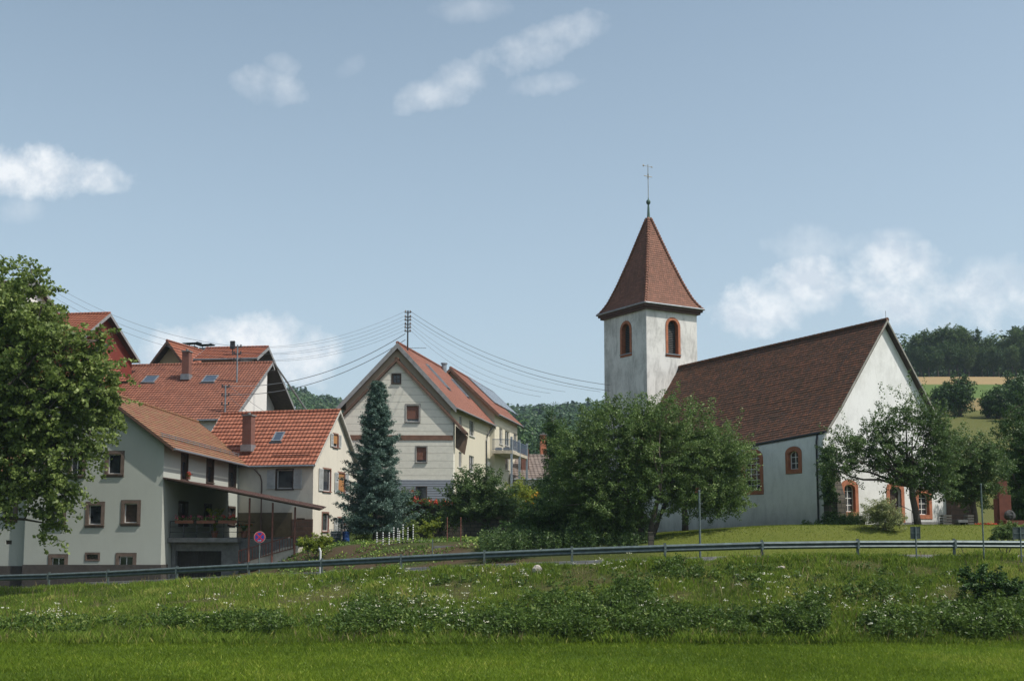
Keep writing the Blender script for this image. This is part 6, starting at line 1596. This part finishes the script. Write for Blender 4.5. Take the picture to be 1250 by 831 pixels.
shrub('low_conifer', 'low spreading bright green conifer by the sign at the right edge', 'shrub', 1225, 658, 50, [(1228, 648, 50, 15, 8), (1218, 653, 50, 10, 6), (1240, 650, 50, 12, 9)], 130, 60, 0.08, 0.2, L_APPLE, 63)
shrub('ivy', 'dark ivy climbing the stone buttress at the church corner', 'ivy', 1015, 640, 61.3, [(1010, 565, 61.3, 9, 26), (1012, 598, 61.2, 7, 18), (1020, 634, 60.8, 18, 6)], 170, 56, 0.11, 0.28, L_DARK, 64)
shrub('ivy_mound', 'low ivy mound spreading at the foot of the buttress towards the gable', 'ground ivy', 1035, 642, 60, [(1030, 638, 60, 22, 4), (990, 641, 60, 20, 2.5)], 130, 40, 0.08, 0.2, L_APPLE2, 65)
shrub('garden_shrub', 'feathery shrub between the rain barrel and the spruce trunk', 'shrub', 438, 660, 74, [(436, 635, 74, 11, 20), (448, 645, 74, 10, 14)], 130, 46, 0.12, 0.32, L_APPLE, 66)
shrub('garden_shrub', 'leafy yellow green perennial behind the dotted stakes, small and round', 'shrub', 527, 655, 74, [(524, 645, 74, 9, 8), (530, 640, 74, 6, 6)], 45, 44, 0.12, 0.28, L_YEL, 67)
shrub('tall_grass', 'bright upright green shrub right of the spruce behind the dotted stakes', 'shrub', 500, 660, 76, [(500, 646, 76, 9, 14), (494, 652, 76, 6, 10)], 60, 50, 0.16, 0.3, L_MAPLE, 68)
shrub('climbing_rose', 'leafy shrub with orange blooms before the grey slats, right of the spruce', 'shrub', 498, 618, 81.5, [(498, 607, 81.5, 14, 9), (486, 612, 81.5, 12, 8)], 80, 44, 0.12, 0.3, L_APPLE2, 69, flowers=(L_RED, 16, 0.10))
shrub('flower_row', 'row of red geraniums along the top of the stone retaining wall', 'flowers', 515, 614, 82.3, [(500, 614, 82.3, 14, 3.5), (520, 613.5, 82.3, 16, 3.5), (538, 613.5, 82.3, 14, 3.5), (545, 618, 82.3, 8, 5)], 130, 40, 0.10, 0.2, L_APPLE2, 70, flowers=(L_RED, 130, 0.11))
shrub('yellow_flowers', 'yellow and orange flowering plants right of the round bush', 'flowers', 648, 630, 78, [(648, 612, 78, 9, 8), (655, 606, 78, 6, 6)], 40, 40, 0.12, 0.25, L_YEL, 71, flowers=(leafmat('orange_petals', (0.5, 0.2, 0.02), (0.6, 0.3, 0.03), 0.2), 26, 0.11))
shrub('flower_bed', 'bright red flower bed on the lawn left of the memorial', 'flower bed', 1200, 645, 61, [(1195, 643, 61, 10, 2.6), (1210, 643, 61, 11, 2.6)], 50, 30, 0.07, 0.14, L_APPLE2, 72, flowers=(L_RED, 170, 0.09))
shrub('vegetable_bush', 'leafy vegetable plants with red blooms beside the stair foot', 'plant', 385, 672, 62, [(376, 663, 62, 10, 6), (392, 661, 62, 12, 7)], 80, 44, 0.13, 0.25, L_YEL, 73, flowers=(L_RED, 6, 0.07))
shrub('ivy', 'dark climber hanging over the retaining wall right of the spruce', 'ivy', 540, 640, 81.8, [(500, 632, 81.9, 30, 10, 4), (545, 634, 81.9, 24, 12, 4)], 130, 36, 0.13, 0.3, L_DARK, 74)

def boxflowers():
    A = FA
    def plant(x, y, z, wx, label, mt, cnt, cat='flower box'):
        o = A.w((x, y, z)); root = empty('flower_box', o, label, cat, None); m = MB(A); m.box(x-wx, x+wx, y-0.1, y+0.1, z, z+0.18); m.build('box', plain('terracotta', (0.20, 0.08, 0.05), 0.8), root)
        r = np.random.default_rng(int(abs(x)*100)+7); n = int(260*wx)+60; c = np.stack([r.uniform(-wx, wx, n), r.normal(0, 0.1, n), r.uniform(0.16, 0.36, n)], 1)+[x, y, z]
        P = A.O+c @ A.M; bigmesh('leaves', leafquads(P, 0.09, 0.07, None, r), 4, r.random(n), L_APPLE, root)
        c = np.stack([r.uniform(-wx, wx, cnt), r.normal(0, 0.11, cnt), r.uniform(0.25, 0.45, cnt)], 1)+[x, y, z]; c = np.repeat(c, 8, 0)+r.normal(size=(cnt*8, 3))*0.035
        bigmesh('blooms', leafquads(A.O+c @ A.M, 0.07, 0.06, None, r), 4, r.random(cnt*8), mt, root)
    z = terr_z+0.80
    w_ = (terr_x-0.3)/3
    for i, lab in enumerate(('flower box with pink blooms on the balcony rail, nearest the house corner', 'flower box with pink blooms in the middle of the balcony rail', 'flower box with red blooms on the balcony rail, nearest the stair')):
        plant(0.35+w_*(i+0.5), 0.95, z, w_*0.42, lab, [L_PINK, L_PINK, L_RED][i], 16)
    q = A.px(231, 582, 0, 0.15); plant(0.16, q[1]-0.2, q[2]-0.15, 0.10, 'small pot of bright red geraniums on the first upper window sill of the farmhouse', L_RED, 12)
    # planters standing on the terrace
    r = np.random.default_rng(9)
    for i, (u, lab, cat) in enumerate(((262, 'tall yellowish potted palm standing on the dark balcony', 'potted plant'), (298, 'potted plant with pale red blooms on the terrace behind the sign', 'potted plant'))):
        x = A.px(u, 650, 1, 2.4)[0]; y = 2.4; z = terr_z; o = A.w((x, y, z)); root = empty('potted_plant', o, lab, cat)
        m = MB(A); m.lathe((x, y, z), [(0.14, 0), (0.2, 0.32), (0.22, 0.34), (0.22, 0.38)], 14); m.build('pot', plain('terracotta', (0.20, 0.08, 0.05), 0.8), root)
        n = 700; k = r.random(n); a = r.integers(0, 16, n)*0.39; h = 1.7 if i == 0 else 0.7
        c = np.stack([np.cos(a)*0.5*k**1.5, np.sin(a)*0.5*k**1.5, 0.35+h*k-0.4*k**3], 1)+r.normal(size=(n, 3))*0.03+[x, y, z]
        bigmesh('leaves', leafquads(A.O+c @ A.M, 0.14, 0.04, None, r), 4, r.random(n), L_YEL if i == 0 else L_APPLE, root)
        if i: c = c[c[:, 2] > z+0.7][:90]; bigmesh('blooms', leafquads(A.O+c @ A.M, 0.09, 0.08, None, r), 4, r.random(len(c)), L_RED, root)
boxflowers()
# ------------------------------------------------------------------ grass, weeds and wild flowers
def blades(X, Y, Z, h, wd, tint, r, lean=0.45):
    n = len(X); a = r.uniform(0, 2*math.pi, n); d = np.stack([np.cos(a), np.sin(a), np.zeros(n)], 1)
    la = r.uniform(0, 2*math.pi, n); lv = np.stack([np.cos(la), np.sin(la), np.zeros(n)], 1)*(h*lean*r.random(n))[:, None]
    B = np.stack([X, Y, Z-0.02], 1); w_ = wd[:, None] if hasattr(wd, '__len__') else wd
    mid = B+lv*0.35+np.array([0, 0, 1])*(h*0.6)[:, None]
    return np.stack([B-d*w_/2, B+d*w_/2, mid+d*w_*0.35, B+lv+np.array([0, 0, 1])*h[:, None]], 1)
def grass():
    r = np.random.default_rng(100)
    # bank
    n = 360000; X = r.uniform(-30, 27, n); zr = railY(X); Y = 39.3+(zr+0.3-39.3)*r.random(n)
    vis = np.abs(X) < 0.5*Y; X, Y = X[vis], Y[vis]; zr = railY(X); t = (Y-39.5)/(zr-39.5)
    c1 = fnoise(X, Y, 1.3, 31); c2 = fnoise(X, Y*1.2, 4.5, 32); dirt = sstep(0.52, 0.66, fnoise(X, Y*1.3, 1.7, 21, 4))*sstep(0.25, 0.5, t)
    keep = r.random(len(X)) > 0.5*dirt; X, Y, c1, c2, t, dirt = [q[keep] for q in (X, Y, c1, c2, t, dirt)]
    low = 1-sstep(0.12, 0.4, t); h = (0.08+0.24*c1**1.4+0.24*low*c2+0.10*sstep(0.8, 0.9, t))*(1-0.5*dirt)*(1-0.72*sstep(0.92, 0.985, t))*r.uniform(0.6, 1.35, len(X))
    tint = np.clip(0.14+0.55*c1+0.75*(c2-0.5)+r.normal(0, 0.17, len(X))+0.10*sstep(0.8, 0.95, t)+0.35*sstep(0.3, 0.45, t)*(1-sstep(0.72, 0.85, t))*sstep(0.4, 0.7, fnoise(X, Y*1.5, 2.2, 33)), 0, 1); tint[r.random(len(X)) < 0.05] = 1.0
    V = blades(X, Y, terrain(X, Y), h, r.uniform(0.012, 0.026, len(X)), tint, r, 0.7)
    bigmesh('bank_grass', V, 4, tint, L_GRASS, None, loc=(0, 45, -2), kind='stuff', label='rough tall grass growing on the bank below the guardrail')
    # meadow
    n = 230000; Y = r.uniform(27.5, 40.2, n)**1.0; X = r.uniform(-1, 1, n)*(0.47*Y+0.6)
    c = fnoise(X, Y, 1.1, 41); c2 = fnoise(X, Y, 4.0, 42)
    h = (0.06+0.10*c)*r.uniform(0.6, 1.4, n)+0.06*sstep(38.3, 39.8, Y); tint = np.clip(0.12+0.5*c+1.1*(c2-0.5)+0.9*(fnoise(X, Y*2.2, 9.0, 43)-0.5)+r.normal(0, 0.16, n), 0, 1); tint[r.random(n) < 0.04] = 0.97
    V = blades(X, Y, terrain(X, Y), h, r.uniform(0.012, 0.024, n), tint, r, 0.8)
    bigmesh('meadow_grass', V, 4, tint, L_MEAD, None, loc=(0, 34, -3.7), kind='stuff', label='mown bright green meadow grass in the foreground')
    # lawn by the church and the garden
    n = 90000; X = r.uniform(3, 34, n); Y = r.uniform(52.0, 66, n); z = terrain(X, Y)
    c = fnoise(X, Y, 1.5, 51); V = blades(X, Y, z, (0.04+0.05*c)*r.uniform(.6, 1.4, n), r.uniform(0.015, 0.03, n), c, r, 0.8)
    P = FCH.M @ (np.stack([X, Y, z], 1)-FCH.O).T; inside = (P[0] > -0.05) & (P[0] < 11.4) & (P[1] > -0.02) & (P[1] < 20); k = ~inside & (Y > railY(X)+4.4)
    bigmesh('lawn_grass', V[k], 4, np.clip(0.1+0.6*c+r.normal(0, .15, n), 0, 1)[k], L_LAWN, None, loc=(15, 55, 0), kind='stuff', label='short sunlit lawn around the church')
    # vegetable garden: low leafy rows behind the rail
    n = 34000; X = r.uniform(-13.2, 6, n); Y = r.uniform(57.5, 80, n); k = (fnoise(X, Y, 1.8, 62) > 0.40) & (Y > railY(X)+4.6); X, Y = X[k], Y[k]; z = terrain(X, Y); n = len(X)
    row = (np.sin(Y*5.2) > -0.1) | (r.random(n) < 0.35); X, Y, z = X[row], Y[row], z[row]; n = len(X); c = fnoise(X, Y, 1.4, 61)
    P = np.stack([X, Y, z+r.random(n)*(0.08+0.6*np.maximum(0, c-0.35))], 1)
    bigmesh('vegetable_beds', leafquads(P, 0.13, 0.09, np.tile([[0, 0, .7]], (n, 1)), r), 4, np.clip(c+r.normal(0, .25, n), 0, 1), leafmat('garden_leaves', (0.035, 0.065, 0.015), (0.10, 0.16, 0.03), 0.3, hi=(0.22, 0.26, 0.06)), None, loc=(0, 65, -0.5), kind='stuff', label='low vegetable beds and grass between guardrail and houses')
    # thicket of tall perennials behind the rail
    P = []; T = []
    for (u0, u1, Y0, v0, v1, cnt) in ((586, 640, 57, 645, 670, 150), (600, 700, 57.5, 642, 672, 240), (690, 790, 57.5, 644, 669, 190), (790, 830, 58, 655, 668, 30)):
        for _ in range(cnt):
            u = r.uniform(u0, u1); Yc = Y0+r.uniform(-1.2, 2.0); b = base_at(u, 660, Yc); b[1] = Yc; nn = float(fnoise(np.array([b[0]]), np.array([Yc]), 1.1, 71)[0]); top = W(u, v0-6+34*(1-nn)*r.uniform(0.4, 1.4), Yc)[2]; m = 34; k = r.random(m)
            P.append(np.stack([b[0]+r.normal(0, 0.07, m), Yc+r.normal(0, 0.07, m), b[2]+(top-b[2])*k], 1)); T.append(np.clip(r.uniform(0, .5)+r.uniform(0, .4, m), 0, 1))
    P = np.concatenate(P); T = np.concatenate(T)
    bigmesh('tall_perennials', leafquads(P, 0.15, 0.05, np.tile([[0, 0, .4]], (len(P), 1)), r), 4, T, L_APPLE2, None, loc=(2, 56, -0.5), kind='stuff', label='dense tall perennials behind the guardrail left of the apple tree')
    # leafy weeds on the bank
    P = []; T = []
    def patch(u, v, ru, rv, cnt, h):
        for _ in range(int(cnt*1.3)):
            a = r.uniform(0, 6.28); q = r.random()**0.5; g = ground_at(u+ru*q*math.cos(a), min(784.5, v+rv*q*math.sin(a)), 36, 62)
            if g[2] < MEAD+0.06: continue
            hh = h*r.uniform(0.5, 1.2); m = int(26*hh/0.5)+6; k = r.random(m)
            P.append(np.stack([g[0]+r.normal(0, 0.09, m), g[1]+r.normal(0, 0.09, m), g[2]+hh*k], 1)); T.append(np.clip(r.uniform(-0.1, .5)+r.uniform(0, .35, m)+0.15*k, 0, 1))
    for a in ((700, 765, 110, 20, 300, 0.75), (620, 772, 60, 12, 160, 0.6), (770, 745, 30, 24, 120, 0.75), (800, 765, 60, 20, 200, 0.65), (700, 735, 60, 12, 50, 0.5), (905, 768, 90, 14, 170, 0.6), (985, 765, 28, 20, 110, 0.85), (1110, 770, 70, 16, 170, 0.6),
              (1200, 765, 60, 20, 230, 0.75), (280, 770, 90, 10, 190, 0.5), (180, 768, 60, 8, 60, 0.45), (430, 772, 60, 10, 130, 0.5), (520, 768, 70, 14, 160, 0.55), (60, 772, 70, 9, 130, 0.5), (480, 745, 60, 14, 60, 0.45), (300, 772, 50, 9, 90, 0.7), (210, 770, 20, 8, 40, 0.8), (450, 765, 40, 12, 90, 0.7), (1060, 730, 60, 14, 60, 0.4), (1225, 745, 30, 14, 70, 0.6),
              (560, 706, 420, 12, 150, 0.26), (1000, 706, 200, 16, 80, 0.26), (830, 700, 30, 12, 50, 0.45)): patch(*a)
    P = np.concatenate(P); T = np.concatenate(T)
    bigmesh('bank_weeds', leafquads(P, 0.13, 0.06, np.tile([[0, 0, .6]], (len(P), 1)), r), 4, T, leafmat('weed_leaves', (0.018, 0.036, 0.008), (0.064, 0.106, 0.018), 0.3, hi=(0.15, 0.18, 0.05)), None, loc=(0, 42, -3), kind='stuff', label='dark leafy weeds along the foot of the bank')
    # seed heads and dry stalks
    n = 5000; X = r.uniform(-26, 25, n); Y = 39.5+(railY(X)-39.5)*r.random(n)**1.6; c = fnoise(X, Y, 2.5, 81); k = c > 0.42; X, Y = X[k], Y[k]; n = len(X); tt_ = r.random(n)
    V = blades(X, Y, terrain(X, Y), r.uniform(0.25, 0.55, n), r.uniform(0.010, 0.018, n), tt_, r, 0.35)
    bigmesh('dry_stalks', V, 4, tt_, leafmat('dry_stalks', (0.10, 0.08, 0.035), (0.22, 0.18, 0.08), 0.2, hi=(0.30, 0.26, 0.13), gain=1.0), None, loc=(0, 42, -3), kind='stuff', label='dry stalks and seed heads on the bank')
    # cream wild flowers
    P = []
    def fl(u, v, ru, rv, cnt, s=0.05):
        for _ in range(cnt):
            g = ground_at(u+ru*r.normal()*0.5, min(783, v+rv*r.normal()*0.5), 36, 62); hh = r.uniform(0.4, 0.78); m = r.integers(3, 11)
            P.append(g+[0, 0, hh]+r.normal(size=(m, 3))*[s, s, s*0.35]*r.uniform(0.6, 1.5))
    for a in ((545, 752, 75, 28, 95), (430, 760, 90, 22, 40), (360, 735, 90, 22, 26), (60, 765, 80, 10, 34), (620, 720, 70, 16, 22), (745, 704, 50, 6, 18), (960, 750, 60, 22, 30), (1080, 762, 80, 18, 38), (1150, 745, 50, 24, 24), (860, 740, 90, 26, 14), (480, 722, 90, 18, 24),
              (250, 755, 100, 20, 22), (770, 760, 60, 14, 14), (1200, 770, 50, 10, 16), (930, 728, 60, 8, 14)): fl(*a)
    P = np.concatenate(P)
    bigmesh('wild_flowers', leafquads(P, 0.05, 0.042, np.tile([[0, -0.3, 1.0]], (len(P), 1)), r), 4, r.random(len(P)), L_WHITE, None, loc=(0, 42, -3), kind='stuff', label='cream wild flowers scattered over the bank')
grass()
# elder bush on the right of the bank
g = ground_at(1205, 740, 36, 60)
def elder():
    r = np.random.default_rng(88); root = empty('elder_bush', g, 'leafy dark elder bush growing on the bank at the right', 'bush')
    bl = [(W(u, v, g[1]-0.3), np.array((a, 0.5, b)), 1.0) for (u, v, a, b) in ((1200, 702, 0.75, 0.28), (1222, 712, 0.7, 0.25), (1185, 712, 0.4, 0.25), (1200, 725, 0.3, 0.5), (1240, 720, 0.35, 0.2))]
    crown_mesh(root, bl, 110, 34, 0.13, 0.2, L_DARK, r, name='crown'); m = MB()
    for b in bl: limb(m, g-[0, 0, .1], b[0], 0.035, 0.01, r)
    m.build('trunk', bark, root)
elder()

# ------------------------------------------------------------------ air
def haze():
    m = bpy.data.materials.new('haze'); m.use_nodes = True; t = NT(m.node_tree); t.t.nodes.clear()
    o = t.n('ShaderNodeOutputMaterial'); v = t.n('ShaderNodeVolumePrincipled', Color=(0.62, 0.78, 0.95, 1), Density=0.00016, Anisotropy=0.1); t.link(v.outputs[0], o.inputs['Volume'])
    b = MB(); b.box(-1260, 1260, -340, 1760, -8, 190); ob = b.build('haze', m, None, 'thin summer haze over the valley', kind='stuff', loc=(0, 0, 0))
haze()
